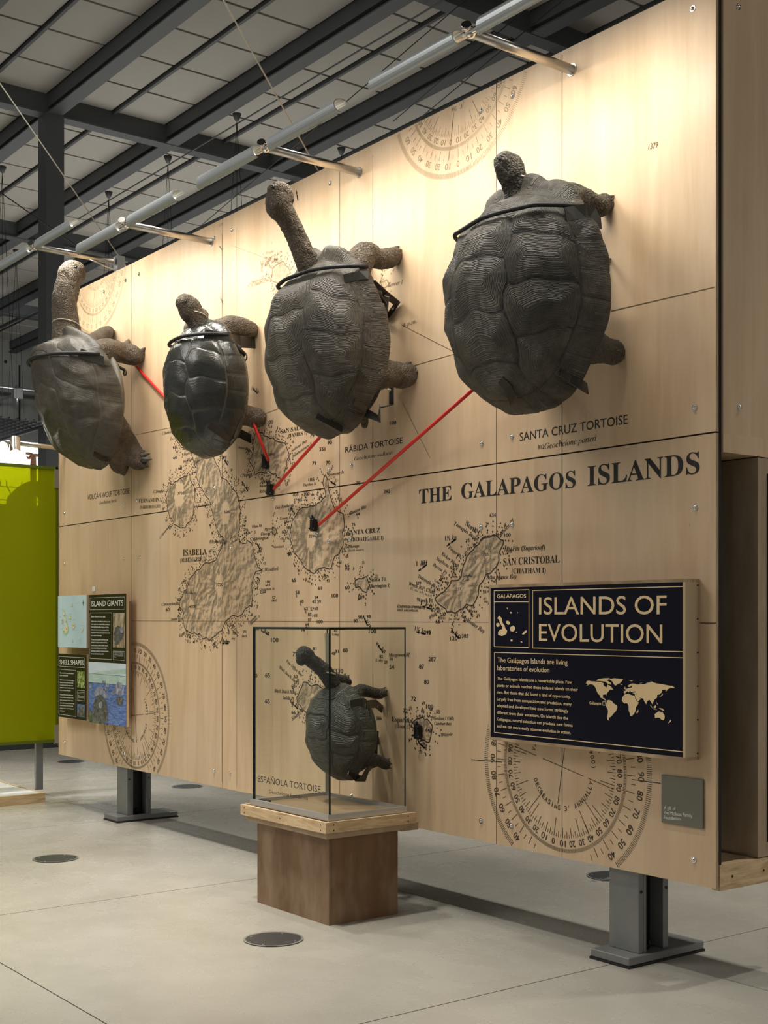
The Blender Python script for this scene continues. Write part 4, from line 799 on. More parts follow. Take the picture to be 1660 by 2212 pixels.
# ------------------------------------------------------------------ TORTOISES
TOR = {}
def smooth(a, b, x):
    t = np.clip((x - a) / (b - a), 0, 1); return t * t * (3 - 2 * t)
def carapace(key, c, Wd, Lz, zc, m_, h, az, lift, flare, umbo, mat, parent, seed, nsup=2.3, tail=.06, taper=0., pitch=0.):
    nr, nf = 120, 300
    r = np.linspace(0, 1, nr + 1)[1:]; ph = np.linspace(0, 2 * math.pi, nf, endpoint=False)
    R, PH = np.meshgrid(r, ph, indexing='ij'); cs, sn = np.cos(PH), np.sin(PH)
    kk = (np.abs(cs) ** nsup + np.abs(sn) ** nsup) ** (-1 / nsup)
    xm = Wd / 2 * kk * sn * (1 + taper * cs); zm = Lz / 2 * kk * cs
    s = np.sin(math.pi / 2 * R); d = h * np.cos(math.pi / 2 * R) ** .82
    X = s * xm; Z = s * zm + (1 - s) * az * Lz / 2
    # scutes
    p, q = R * cs, R * sn
    p = p + .014 * np.sin(q * 11 + seed) + .008 * np.sin(q * 23 + p * 9); q = q + .012 * np.sin(p * 13 + 2 * seed) + .007 * np.cos(p * 27 + q * 8)
    rng = random.Random(seed)
    seeds = [(.60, 0), (.30, 0), (-.01, 0), (-.32, 0), (-.63, 0)] + [(a + rng.uniform(-.015, .015), b * .54) for a in (.45, .15, -.17, -.48) for b in (-1, 1)]
    D = np.stack([np.hypot(p - a, q - b) for a, b in seeds]); o1 = np.argmin(D, 0); S_ = np.zeros(R.shape); EH_ = np.full(R.shape, 9.); KS = 75.
    for k, (a, b) in enumerate(seeds):
        for k2, (a2, b2) in enumerate(seeds):
            if k == k2: continue
            msk = o1 == k; e = (D[k2] ** 2 - D[k] ** 2) / (2 * math.hypot(a - a2, b - b2)); S_[msk] += np.exp(-KS * e[msk]); EH_[msk] = np.minimum(EH_[msk], e[msk])
    RM = .80; wob = .006 * np.sin(PH * 9 + seed); S_ += np.exp(-KS * np.clip(RM + wob - R, 0, 2)); EH_ = np.minimum(EH_, np.clip(RM + wob - R, 0, 2)); E = np.maximum(-np.log(S_ + 1e-12) / KS, 0) * .75 + EH_ * .25; sid = np.array([rng.random() for _ in seeds])[o1]
    mg = R > RM + wob; NM = 24; pm_ = (PH / (2 * math.pi) * NM + .5) % 1; em = np.minimum(np.minimum(pm_, 1 - pm_) * (2 * math.pi / NM) * .9, R - RM - wob)
    ids = np.array([rng.random() for _ in range(NM + 1)])[(PH / (2 * math.pi) * NM + .5).astype(int) % NM]
    E = np.where(mg, em, E); sid = np.where(mg, ids, sid)
    # lifts over neck and limbs, marginal flare with scallops
    ang = lambda a0, wd: np.exp(-((np.angle(np.exp(1j * (PH - a0)))) / wd) ** 2)
    sh = smooth(.45, 1, R) ** 1.5
    lf = lift * ang(0, .75) + .045 * (ang(.95, .3) + ang(-.95, .3)) + .05 * (ang(2.35, .32) + ang(-2.35, .32)) + tail * ang(math.pi, .5)
    d = d + lf * sh
    f1 = smooth(.80, 1, R) ** 2; scal = .62 + .24 * np.cos(PH * 13 + seed) + .08 * np.cos(PH * 29)
    fw = flare * (ang(0, .95) * 1.1 + ang(math.pi, .8) * .35 + .08)
    X = X + f1 * fw * (.5 + .7 * scal) * sn; Z = Z + f1 * fw * (.5 + .7 * scal) * cs; d = d + f1 * fw * (.35 + .65 * scal) * .8
    P = np.stack([c + X, -(m_ + d) - pitch * Z, zc + Z], -1)
    # normals
    dr = np.gradient(P, axis=0); dp = (np.roll(P, -1, 1) - np.roll(P, 1, 1)); N = np.cross(dp, dr); N /= np.linalg.norm(N, axis=-1, keepdims=True) + 1e-9
    sgn_ = np.sign((N * (P - np.array([c, -m_, zc]))).sum(-1, keepdims=True)); N = N * np.where(sgn_ == 0, 1, sgn_)
    EH_ = np.where(mg, E, EH_ * .5 + E * .5); xe = np.clip(EH_ / .17, 0, 1); um = np.where(mg, .25, 1.) * umbo * (.30 * (1 - (1 - xe) ** 2) + .70 * xe ** 1.8) - .0045 * np.exp(-(EH_ / .007) ** 2)
    lo = np.array([[noise.noise(Vector((P[i, j, 0] * 4.5, P[i, j, 1] * 4.5 + seed, P[i, j, 2] * 4.5))) + .5 * noise.noise(Vector((P[i, j, 0] * 11, P[i, j, 1] * 11, P[i, j, 2] * 11 + seed))) for j in range(nf)] for i in range(0, nr)])
    um = um + lo * (.020 if key == 't1' else .013) * smooth(0, .1, R)
    P = P + N * um[..., None]
    top = P[0].mean(0) + np.array([0, -.0005, 0])
    # inner lip
    rings = [P.reshape(-1, 3)]
    last = P[-1]; cen = np.array([c, 0, zc])
    for sc_, dy in ((.985, .006), (.95, .0), (.86, -.03), (.7, -.05)):
        L_ = last.copy(); L_[:, 0] = c + (last[:, 0] - c) * sc_; L_[:, 2] = zc + (last[:, 2] - zc) * sc_; L_[:, 1] = last[:, 1] + dy; rings.append(L_)
    VV = np.concatenate([top[None]] + rings); tot = nr + 4
    fs = [(0, 1 + (j + 1) % nf, 1 + j) for j in range(nf)]
    for i in range(tot - 1):
        a = 1 + i * nf; fs += [(a + j, a + (j + 1) % nf, a + nf + (j + 1) % nf, a + nf + j) for j in range(nf)]
    me = bpy.data.meshes.new('carapace'); me.from_pydata(VV.tolist(), [], fs); me.polygons.foreach_set('use_smooth', [True] * len(fs)); me.update()
    ed = np.concatenate([[.1], E.ravel(), np.full(4 * nf, .1)]); si = np.concatenate([[.5], sid.ravel(), np.full(4 * nf, .2)])
    a = me.attributes.new('edge', 'FLOAT', 'POINT'); a.data.foreach_set('value', ed.astype(np.float32)); a = me.attributes.new('scute', 'FLOAT', 'POINT'); a.data.foreach_set('value', si.astype(np.float32))
    link('carapace', me, parent, [mat]); TOR[key] = (P, N, ph, r); return P, N
def surf(key, u, v):
    """point on the shell nearest to lateral fraction u (-1..1 of the image of x) and height z"""
    P, N, ph, r = TOR[key]; return P, N
def band(key, z_at, off=.012, *_):
    """path over the back of a shell at height z_at: the outermost surface point for each x"""
    P, N, ph, r = TOR[key]; Q_ = P.reshape(-1, 3); n_ = N.reshape(-1, 3); m = np.abs(Q_[:, 2] - z_at) < .02; Q_ = Q_[m]; n_ = n_[m]
    out = []; x0, x1 = Q_[:, 0].min(), Q_[:, 0].max()
    for x in np.linspace(x0 + .004, x1 - .004, 34):
        k = np.abs(Q_[:, 0] - x) < .018
        if not k.any(): continue
        i = np.where(k)[0][np.argmin(Q_[k, 1])]; out.append(Vector((x, Q_[i, 1] - off, z_at)))
    # a taut cord: keep the hull of the profile
    ch = True
    while ch:
        ch = False
        for i in range(1, len(out) - 1):
            a, b, c = out[i - 1], out[i], out[i + 1]; t = (b.x - a.x) / (c.x - a.x); yl = a.y + (c.y - a.y) * t
            if b.y > yl + .001: out.pop(i); ch = True; break
    res = [Vector((out[0].x - off, out[0].y + .06, z_at))]
    for a, b in zip(out[:-1], out[1:]): res += [a, (a + b) / 2]
    return res + [out[-1], Vector((out[-1].x + off, out[-1].y + .05, z_at))]
PR = {}
def snap(key, px, py, off=.009):
    """point of the shell seen at a pixel, lifted off the surface"""
    if key not in PR:
        P, N, ph, r = TOR[key]; Q_ = P.reshape(-1, 3); X = Q_[:, 0] - EX; Y = Q_[:, 1] + ED; f = X * fx + Y * fy; rr_ = X * fy - Y * fx
        PR[key] = (Q_, N.reshape(-1, 3), 830 + F * rr_ / f, 1341 - F * (Q_[:, 2] - EH) / f, f)
    Q_, n_, u, v, f = PR[key]; d = np.hypot(u - px, v - py); k = np.where(d < max(5, d.min() + 2))[0]; i = k[np.argmin(f[k])]
    return Vector(Q_[i] + n_[i] * off)
def body(parent, parts, mat, voxel, eye=None, scale_tex=.022, strength=.015):
    """parts: list of ('t', pts, radii) tubes and ('e', centre, radii) ellipsoids fused into one skin"""
    mb = MB()
    for q in parts:
        if q[0] == 't':
            pts, rad = catmull(q[1], q[2], 6); mb.tube(pts, rad, 18); mb.ell(pts[0], rad[0]); mb.ell(pts[-1], rad[-1])
        else: mb.ell(q[1], q[2], 20, 14, rot=q[3] if len(q) > 3 else None)
    me = mb.mesh('body'); o = bpy.data.objects.new('body', me); COL.objects.link(o)
    rm = o.modifiers.new('r', 'REMESH'); rm.mode = 'VOXEL'; rm.voxel_size = voxel; rm.use_smooth_shade = True
    sm = o.modifiers.new('s', 'SMOOTH'); sm.factor = .5; sm.iterations = 5
    for k, (sz, st) in enumerate(((scale_tex, strength), (scale_tex * 3.2, strength * 1.6))):
        tx = bpy.data.textures.new('skin_%d' % k, 'VORONOI' if k == 0 else 'CLOUDS'); tx.noise_scale = sz
        dm = o.modifiers.new('d%d' % k, 'DISPLACE'); dm.texture = tx; dm.strength = st if k == 0 else st; dm.mid_level = .45; dm.texture_coords = 'LOCAL'
    dg = bpy.context.evaluated_depsgraph_get(); ev = o.evaluated_get(dg); nm = bpy.data.meshes.new_from_object(ev); bpy.data.objects.remove(o)
    cc_ = np.zeros(len(nm.vertices) * 3); nm.vertices.foreach_get('co', cc_); cc_ = cc_.reshape(-1, 3); cc_[:, 1] = np.minimum(cc_[:, 1], -.003); nm.vertices.foreach_set('co', cc_.ravel()); nm.update()
    nm.materials.clear(); nm.polygons.foreach_set('use_smooth', [True] * len(nm.polygons)); link('body', nm, parent, [mat])
def catmull(pts, rad, n):
    P = [Vector(p) for p in pts]; out = []; rr = []
    for i in range(len(P) - 1):
        p0 = P[max(i - 1, 0)]; p1 = P[i]; p2 = P[i + 1]; p3 = P[min(i + 2, len(P) - 1)]
        for k in range(n):
            t = k / n; out.append(.5 * ((2 * p1) + (-p0 + p2) * t + (2 * p0 - 5 * p1 + 4 * p2 - p3) * t * t + (-p0 + 3 * p1 - 3 * p2 + p3) * t ** 3)); rr.append(rad[i] * (1 - t) + rad[i + 1] * t)
    out.append(P[-1]); rr.append(rad[-1]); return out, rr
def claw(a, b, r, mat, parent):
    q = MB(); a, b = Vector(a), Vector(b); r *= 1.25; b = a + (b - a) * 1.15; mid = (a + b) / 2 + Vector((0, -.006, 0)); pts, rad = catmull([a, mid, b], [r, r * .8, r * .12], 3); q.tube(pts, rad, 8); q.ell(a, r * 1.02, 8, 6); q.build('claw', mat, parent)
CLAW = plain('claw_horn', (.065, .058, .048), .45); EYEM = plain('eye_gloss', (.008, .007, .006), .08)
def tortoise(key, label, ext, c, Wd, m_, h, az, lift, flare, umbo, shell, skin, neck, head, eye, limbs, claws, seed, vox=.0085, nsup=2.3, taper=0., tail=.06, pitch=0.):
    L0, R0, T0, B0 = ext; pxm = (L0 + R0) / 2; yy = -m_ - .22 * Wd
    zt = onY(pxm, T0, yy).z; zb = onY(pxm, B0, yy).z; zc = (zt + zb) / 2; Lz = zt - zb
    t = thing('giant_tortoise', label, 'tortoise', (c, 0, zc), None)
    carapace(key, c, Wd, Lz, zc, m_, h, az, lift, flare, umbo, shell, t, seed, nsup, tail, taper, pitch)
    q = MB(); q.ell((c, -m_ + .02, zc - .01 * Lz), (.45 * Wd, .06 + .04 * Wd, .44 * Lz), 40, 20); q.build('plastron', shell, t)
    parts = [('e', (c, -m_ - .10 * Wd, zc), (.40 * Wd, .17 * Wd, .41 * Lz))]
    parts.append(('t', [p for p, r in neck], [r for p, r in neck])); parts += [('e',) + tuple(e) for e in head]
    for lm in limbs: parts.append(('t', [p for p, r in lm], [r for p, r in lm]))
    body(t, parts, skin, vox, None, .012 if key == 't5' else .02, .004 if key == 't5' else .0075)
    for e in eye: q = MB(); q.ell(e[0], e[1], 12, 8); q.build('eye', EYEM, t)
    for a, b, r in claws: claw(a, b, r, CLAW, t)
    return t, zc, Lz
def mir(pts, c): return [(Vector((2 * c - p.x, p.y, p.z)), r) for p, r in pts]
def Y_(px, py, y): return onY(px, py, y)
SH_A = shell_mat('shell_wolf', (.036, .031, .023), (.085, .074, .055), (.085, .075, .058), .020, .3, .50, .4)
SH_B = shell_mat('shell_glossy', (.014, .0155, .015), (.034, .034, .026), (.085, .08, .062), .022, .16, .24, .5, .6)
SH_C = shell_mat('shell_rabida', (.036, .030, .022), (.125, .107, .080), (.02, .018, .015), .0130, .65, .50, .45)
SH_D = shell_mat('shell_santa_cruz', (.026, .0235, .018), (.105, .092, .069), (.012, .011, .010), .0105, .65, .52, .6)
SH_E = shell_mat('shell_espanola', (.040, .040, .032), (.080, .078, .062), (.02, .02, .017), .024, .9, .36, .4)
SK_A = skin_mat('skin_brown', (.105, .082, .058), (.19, .152, .112), 62); SK_B = skin_mat('skin_olive', (.085, .078, .060), (.13, .115, .09)); SK_D = skin_mat('skin_dark', (.075, .067, .053), (.14, .127, .10), 60); SK_E = skin_mat('skin_small', (.050, .047, .038), (.09, .085, .07), 90)

# 1 -- far left, long neck
c1 = -6.03
n1 = [(onX(150, 800, c1), .10), (onX(147, 745, c1), .135), (onX(143, 700, c1), .105), (onX(139, 655, c1), .10), (onX(146, 618, c1), .10)]
hd1 = [(onX(150, 598, c1), (.10, .10, .11)), (onX(158, 582, c1), (.085, .10, .075)), (onX(165, 590, c1), (.06, .08, .07))]
rf1 = [(onY(190, 782, -.46), .11), (onY(226, 757, -.34), .095), (onY(263, 762, -.16), .085), (onY(292, 768, -.06), .085), (onY(303, 768, -.02), .055)]
rr1 = [(onY(228, 895, -.42), .12), (onY(252, 925, -.27), .10), (onY(273, 962, -.13), .10), (onY(296, 993, -.06), .085), (onY(303, 995, -.03), .07)]
lf1 = [(onY(185, 752, -.42), .09), (onY(205, 738, -.25), .075), (onY(228, 722, -.09), .065), (onY(234, 718, -.05), .055)]
tl1 = [(onY(228, 960, -.35), .11), (onY(250, 985, -.22), .085), (onY(262, 1012, -.16), .045), (onY(267, 1024, -.13), .02)]
cl1 = [(onY(305, 762, -.02), onY(313, 752, -.005), .018), (onY(303, 772, -.02), onY(312, 765, -.004), .016)] + [(onY(a, b, -.05), onY(c_, d, -.01), .018) for a, b, c_, d in ((300, 978, 312, 974), (307, 985, 322, 980), (310, 993, 326, 992), (307, 1003, 319, 1008))] + [(onY(a, b, -.06), onY(c_, d, -.03), .015) for a, b, c_, d in ((217, 722, 213, 713), (224, 718, 222, 710), (231, 716, 232, 709))]
t1, z1_, L1_ = tortoise('t1', 'dark leathery tortoise with the longest upright neck, leftmost on the wall', (75, 266, 728, 1000), c1, .95, .34, .49, .62, .20, .060, .018, SH_A, SK_A, n1, hd1, [(onY(164, 578, onX(164, 578, c1).y - .055) , .012)], [rf1, rr1, lf1, mir(rr1, c1), tl1], cl1, 3, .011, 2.7, .04, .03, .12)
# 2 -- small glossy
c2 = -4.18
n2 = [(onX(440, 735, c2), .09), (onX(430, 700, c2), .078), (onX(420, 682, c2), .075)]
hd2 = [(onX(411, 668, c2), (.075, .085, .09)), (onX(401, 655, c2), (.06, .07, .065)), (onX(397, 650, c2), (.045, .05, .05))]
rf2 = [(onY(455, 730, -.32), .09), (onY(487, 710, -.24), .085), (onY(515, 706, -.14), .075), (onY(538, 712, -.06), .06), (onY(545, 712, -.02), .05)]
rr2 = [(onY(505, 890, -.26), .09), (onY(530, 897, -.15), .07), (onY(552, 902, -.07), .075), (onY(560, 903, -.03), .06)]
lf2 = [(Vector((-4.45, -.3, 3.85)), .08), (Vector((-4.52, -.2, 3.98)), .05)]
cl2 = [(onY(545, 708, -.02), onY(555, 706, -.005), .014), (onY(545, 714, -.02), onY(554, 714, -.005), .012)] + [(onY(a, b, -.04), onY(c_, d, -.008), .014) for a, b, c_, d in ((556, 892, 566, 886), (561, 897, 571, 893), (562, 904, 572, 903), (559, 911, 569, 913))]
t2, z2_, L2_ = tortoise('t2', 'smaller glossy dark tortoise, second from the left on the wall', (357, 533, 694, 980), c2, .76, .25, .39, .18, .10, .03, .010, SH_B, SK_A, n2, hd2, [(onX(401, 656, c2) + Vector((.055, -.03, 0)), .009)], [rf2, rr2, lf2, mir(rr2, c2)], cl2, 5, .0095, 2.3, .02, .05)
# 3 -- Rabida
c3 = -2.58
n3 = [(onX(680, 600, c3), .085), (onX(655, 545, c3), .066), (onX(640, 510, c3), .060), (onX(624, 478, c3), .062), (onX(612, 458, c3), .07)]
hd3 = [(onX(602, 440, c3), (.075, .08, .10)), (onX(604, 418, c3), (.065, .08, .07)), (onX(612, 425, c3), (.055, .07, .075)), (onX(600, 408, c3), (.05, .055, .04))]
rf3 = [(onY(760, 600, -.40), .10), (onY(788, 550, -.28), .078), (onY(812, 558, -.19), .062), (onY(838, 558, -.09), .062), (onY(852, 553, -.03), .055)]
rr3 = [(onY(815, 808, -.32), .095), (onY(850, 808, -.17), .072), (onY(872, 812, -.08), .078), (onY(883, 808, -.035), .06)]
tl3 = [(onY(770, 880, -.25), .06), (onY(785, 900, -.20), .035), (onY(788, 920, -.18), .02)]
cl3 = [(onY(a, b, -.03), onY(c_, d, -.006), .014) for a, b, c_, d in ((853, 540, 862, 533), (857, 545, 867, 540), (858, 552, 868, 550))] + [(onY(a, b, -.04), onY(c_, d, -.008), .015) for a, b, c_, d in ((877, 791, 888, 783), (884, 797, 897, 793), (888, 807, 901, 806), (886, 817, 899, 818))]
t3, z3_, L3_ = tortoise('t3', 'tortoise with ringed scutes and thin raised neck, third from the left', (577, 843, 560, 924), c3, .94, .30, .465, .15, .15, .085, .019, SH_C, SK_A, n3, hd3, [(onX(594, 413, c3) + Vector((.052, -.045, 0)), .011)], [rf3, rr3, mir(rf3, c3), mir(rr3, c3), tl3], cl3, 8, .0085, 2.3, .02, .05)
# 4 -- Santa Cruz
c4 = -.85
n4 = [(onX(1128, 470, c4), .09), (onX(1120, 415, c4), .072), (onX(1112, 392, c4), .070)]
hd4 = [(onX(1104, 372, c4), (.070, .075, .085)), (onX(1093, 352, c4), (.055, .06, .055)), (onX(1086, 360, c4), (.035, .04, .05)), (onX(1108, 350, c4), (.04, .05, .04))]
rf4 = [(onY(1190, 470, -.42), .10), (onY(1228, 428, -.29), .070), (onY(1262, 434, -.17), .060), (onY(1290, 446, -.08), .058), (onY(1306, 440, -.03), .048)]
rr4 = [(onY(1262, 745, -.30), .10), (onY(1305, 756, -.13), .062), (onY(1325, 762, -.05), .062)]
cl4 = [(onY(a, b, -.03), onY(c_, d, -.006), .015) for a, b, c_, d in ((1306, 434, 1325, 424), (1308, 440, 1322, 437), (1305, 448, 1317, 450), (1300, 455, 1310, 460))] + [(onY(a, b, -.04), onY(c_, d, -.008), .014) for a, b, c_, d in ((1322, 742, 1336, 736), (1330, 750, 1343, 748), (1332, 764, 1344, 764), (1328, 776, 1340, 780))]
t4, z4_, L4_ = tortoise('t4', 'largest domed tortoise with its head turned away, rightmost on the wall', (967, 1320, 408, 868), c4, .93, .30, .475, .08, .11, .080, .023, SH_D, SK_D, n4, hd4, [(onX(1083, 352, c4) + Vector((.03, -.035, 0)), .009)], [rf4, rr4, mir(rf4, c4), mir(rr4, c4)], cl4, 11, .0075, 2.35, .0, .05)
# 5 -- in the glass case
c5 = -2.555
n5 = [(onX(725, 1490, c5), .05), (onX(705, 1455, c5), .048), (onX(685, 1436, c5), .044), (onX(668, 1424, c5), .042)]
hd5 = [(onX(656, 1415, c5), (.045, .05, .055)), (onX(660, 1410, c5), (.038, .045, .035)), (onX(668, 1413, c5), (.03, .035, .03)), (onX(652, 1424, c5), (.035, .035, .04))]
rf5 = [(onY(760, 1510, -.30), .05), (onY(778, 1492, -.21), .040), (onY(800, 1495, -.13), .034), (onY(818, 1499, -.06), .034), (onY(826, 1497, -.03), .03)]
rr5 = [(onY(790, 1640, -.22), .045), (onY(815, 1642, -.11), .036), (onY(832, 1650, -.045), .036)]
lf5 = [(Vector((c5 - .16, -.30, 1.36)), .045), (onY(748, 1474, -.16), .036)]
cl5 = [(onY(a, b, -.02), onY(c_, d, -.004), .008) for a, b, c_, d in ((828, 1489, 834, 1485), (831, 1494, 838, 1492), (831, 1500, 837, 1502), (836, 1642, 843, 1638), (840, 1649, 847, 1650), (838, 1657, 845, 1659))] + [(onY(a, b, -.14), onY(c_, d, -.12), .008) for a, b, c_, d in ((740, 1463, 739, 1458), (746, 1461, 747, 1455), (752, 1463, 755, 1459))]
t5, z5_, L5_ = tortoise('t5', 'small dark tortoise mounted inside the glass case', (660, 806, 1482, 1686), c5, .52, .275, .26, .25, .07, .018, .012, SH_E, SK_E, n5, hd5, [(onX(655, 1411, c5) + Vector((.036, -.02, 0)), .006)], [rf5, rr5, lf5, mir(rr5, c5)], cl5, 14, .006, 2.3, .02, .03)

# bungee cords, brackets, strings
def cord(name, label, pts, r, mat, cat='cord', grp=None, **k):
    q = MB(); q.tube(pts, r, 8); return tag(q.build(name, mat), label, cat, grp)
where = {'t1': 'leftmost long-necked tortoise', 't2': 'small glossy tortoise, second from left', 't3': 'ringed tortoise, third from left', 't4': 'largest tortoise at the right'}
for key, px, py, r in (('t1', 160, 757, .014), ('t2', 430, 722, .013), ('t3', 700, 575, .012), ('t4', 1130, 450, .011)):
    cc = {'t1': c1, 't2': c2, 't3': c3, 't4': c4}[key]; P, N, ph, rr_ = TOR[key]
    i0 = 60; yy = float(P[int(len(P) * .55), 0, 1]); z_at = onY(px, py, yy).z
    pts = band(key, z_at, r * .9, -1.9, 1.9)
    if len(pts) > 4:
        sp = [pts[0]] + [(pts[i - 1] + pts[i] * 2 + pts[i + 1]) / 4 for i in range(1, len(pts) - 1)] + [pts[-1]]
        cord('bungee_cord', 'black bungee cord across the shell of the ' + where[key], sp, r, CORD, 'bungee cord')
def bracket(label, bars, grp='steel mounting brackets holding the tortoises', screws=()):
    o0 = None
    t = thing('mounting_bracket', label, 'bracket', tuple(bars[0][0][-1]), grp)
    for pts, wd, wdt in bars: q = MB(); q.strip(pts, wd, wdt, .006); q.build('steel_strap', BRKT, t)
    for s_ in screws: bolt_geo(Vector(s_), .011).build('screw', CHROME, t)
    return t
Zv = (0, 0, 1)
bracket('dark bracket hooked on the upper right shell edge of the leftmost tortoise', [([snap('t1', 168, 765), snap('t1', 195, 768), snap('t1', 228, 782), onY(232, 778, -.38), onY(262, 768, -.20), onY(296, 775, -.004)], Zv, .075), ([onY(272, 745, -.12), onY(274, 735, -.004)], (1, 0, 0), .05)])
bracket('dark bracket hooked on the lower shell edge of the leftmost tortoise', [([snap('t1', 206, 980), snap('t1', 222, 990), onY(236, 990, -.36), onY(248, 965, -.2), onY(270, 930, -.01)], Zv, .06), ([onY(270, 918, -.01), onY(283, 950, -.01)], (1, 0, 0), .05)])
bracket('dark flat bracket hooked on the upper right shell edge of the small glossy tortoise', [([snap('t2', 443, 722), snap('t2', 470, 727), snap('t2', 500, 733), onY(503, 736, -.32), onY(520, 738, -.16), onY(551, 740, -.004)], Zv, .085)])
bracket('dark bracket hooked on the lower shell edge of the small glossy tortoise', [([snap('t2', 452, 920), snap('t2', 475, 933), snap('t2', 496, 948), onY(500, 938, -.28), onY(518, 936, -.14), onY(542, 948, -.004)], Zv, .065)])
bracket('steel bracket with triangular arm at the upper right edge of the ringed tortoise', [([snap('t3', 746, 602), snap('t3', 775, 595), snap('t3', 797, 595), onY(806, 612, -.36)], Zv, .05), ([onY(804, 610, -.36), onY(832, 635, -.2), onY(858, 655, -.03), onY(834, 690, -.01)], (.3, .8, .3), .045), ([onY(836, 640, -.2), onY(832, 690, -.02)], (1, 0, 0), .03)], screws=(onY(849, 666, -.03),))
bracket('steel bracket hooked on the lower shell edge of the ringed tortoise', [([snap('t3', 768, 868), snap('t3', 790, 884), snap('t3', 805, 902), onY(820, 905, -.36), onY(821, 880, -.32)], Zv, .05), ([onY(824, 880, -.24), onY(846, 874, -.05), onY(846, 836, -.01)], (1, .5, 0), .03)], screws=(onY(843, 843, -.03),))
bracket('black bracket hooked on the lower left shell edge of the ringed tortoise', [([snap('t3', 684, 898), snap('t3', 712, 912), onY(738, 926, -.44), onY(742, 916, -.38)], Zv, .045)])
def at(px, py, p, dy): return onY(px, py, p.y + dy)
A_ = snap('t4', 1222, 467, .018); B_ = snap('t4', 1244, 462, .018)
bracket('black padded bracket hooked on the upper right shell edge of the largest tortoise', [([A_, B_, at(1266, 455, B_, .05), at(1279, 462, B_, .09), at(1286, 476, B_, .11), at(1288, 496, B_, .12)], (.25, .5, .85), .065), ([at(1287, 490, B_, .12), onY(1292, 545, -.24), onY(1300, 560, -.12), onY(1316, 560, -.004)], (.3, .9, .2), .022)])
A_ = snap('t4', 1212, 800, .012); B_ = snap('t4', 1236, 816, .014)
bracket('dark bracket hooked on the lower right shell edge of the largest tortoise', [([A_, B_, at(1258, 832, B_, .05), at(1270, 840, B_, .10)], (-.3, 0, 1), .06)])
bracket('dark bracket hooked on the lower left shell edge of the largest tortoise', [([snap('t4', 1080, 822), snap('t4', 1098, 836), onY(1106, 856, -.58), onY(1110, 872, -.52)], (1, 0, .6), .045)])
bracket('steel bracket with bolted plate on the small cased tortoise', [([snap('t5', 758, 1519), snap('t5', 787, 1512), onY(790, 1520, -.33)], Zv, .055), ([onY(792, 1522, -.30), onY(812, 1520, -.12), onY(826, 1532, -.004)], Zv, .05), ([onY(813, 1578, -.08), onY(809, 1640, -.08)], (1, 0, 0), .05), ([onY(811, 1600, -.08), onY(818, 1600, -.001)], Zv, .05)], screws=(onY(812, 1585, -.09), onY(810, 1618, -.09), onY(815, 1526, -.09)))
bracket('dark bracket at the lower shell edge of the small cased tortoise', [([snap('t5', 754, 1668), snap('t5', 772, 1682), onY(786, 1682, -.32), onY(796, 1660, -.24), onY(806, 1650, -.08)], Zv, .045)])
for lab, pts in (('black hook end of the cord on the small glossy tortoise', [onY(502, 738, -.34), onY(515, 752, -.26), onY(530, 766, -.20)]), ('black knotted hook end of the cord on the leftmost tortoise', [onY(235, 778, -.36), onY(252, 790, -.28), onY(270, 800, -.22)]), ('black knotted hook end of the cord on the ringed tortoise', [onY(806, 618, -.36), onY(818, 635, -.28), onY(830, 652, -.22)])):
    q = MB(); q.tube(pts, .013, 8); q.ell(pts[1], .024, 8, 6)
    e_ = pts[2]; q.tube([e_ + Vector((.022 * math.cos(a), 0, -.02 + .022 * math.sin(a))) for a in np.linspace(0, 6.28, 11)], .006, 6, cap=False); tag(q.build('cord_hook', CORD), lab, 'hook')
def neck_string(label, cx, px, py, r):
    p = onX(px, py, cx); q = MB(); q.tube([p + Vector((r * math.cos(a), r * math.sin(a), .25 * r * math.cos(a + 1))) for a in np.linspace(0, 6.283, 25)], .0045, 6, cap=False); tag(q.build('neck_string', STRING), label, 'string')
neck_string('white string tied around the long neck of the leftmost tortoise', c1, 144, 703, .112); neck_string('white string tied around the neck of the small glossy tortoise', c2, 422, 684, .082)
neck_string('white string tied around the neck of the largest tortoise', c4, 1118, 398, .076); neck_string('thin string tied around the neck of the cased tortoise', c5, 706, 1456, .052)
# red cords and their clips
def clip(p, label, s_=.85):
    s_ = .85
    t = thing('cord_clip', label, 'clip', tuple(p))
    q = MB(); q.box((p.x - .022 * s_, -.05, p.z - .052 * s_), (p.x + .022 * s_, -.006, p.z + .046 * s_), bev=.006); q.build('clip_body', BLACK, t)
    for dx, dz in ((-.03, .07), (.01, .075), (.04, .05), (-.035, -.03), (.036, -.045)):
        q = MB(); q.tube([(p.x, -.03, p.z + dz * .4), (p.x + dx * s_, -.045, p.z + dz * s_)], [.012, .006], 7); q.build('prong', BLACK, t)
    bolt_geo(Vector((p.x, 0, p.z - .075 * s_)), .012).build('screw', CHROME, t)
RC = [('red cord running from the leftmost tortoise behind the small glossy one', onY(287, 783, -.02), onY(440, 950, -.03), None),
      ('short red cord from the small glossy tortoise down to San Salvador', onY(520, 845, -.16), onY(580, 995, -.045), onY(581, 1000)),
      ('red cord from the ringed tortoise down to Rábida on the chart', onY(735, 895, -.20), onY(592, 1056, -.045), onY(591, 1058)),
      ('longest red cord from the largest tortoise to Santa Cruz on the chart', onY(1075, 795, -.26), onY(690, 1133, -.045), onY(685, 1134))]
for lab, a, b, cp in RC: cord('red_cord', lab, [a, b], .011, RED, 'cord', 'red cords from tortoise to island')
clip(RC[1][3], 'black clip on San Salvador at the end of the short red cord'); clip(RC[2][3], 'black clip beside the wall seam at the end of the red cord to Rábida')
clip(RC[3][3], 'black clip on the Santa Cruz crater at the end of the longest red cord'); clip(onY(911, 1580), 'black clip on Española with no cord, right of the glass case', 1.0)

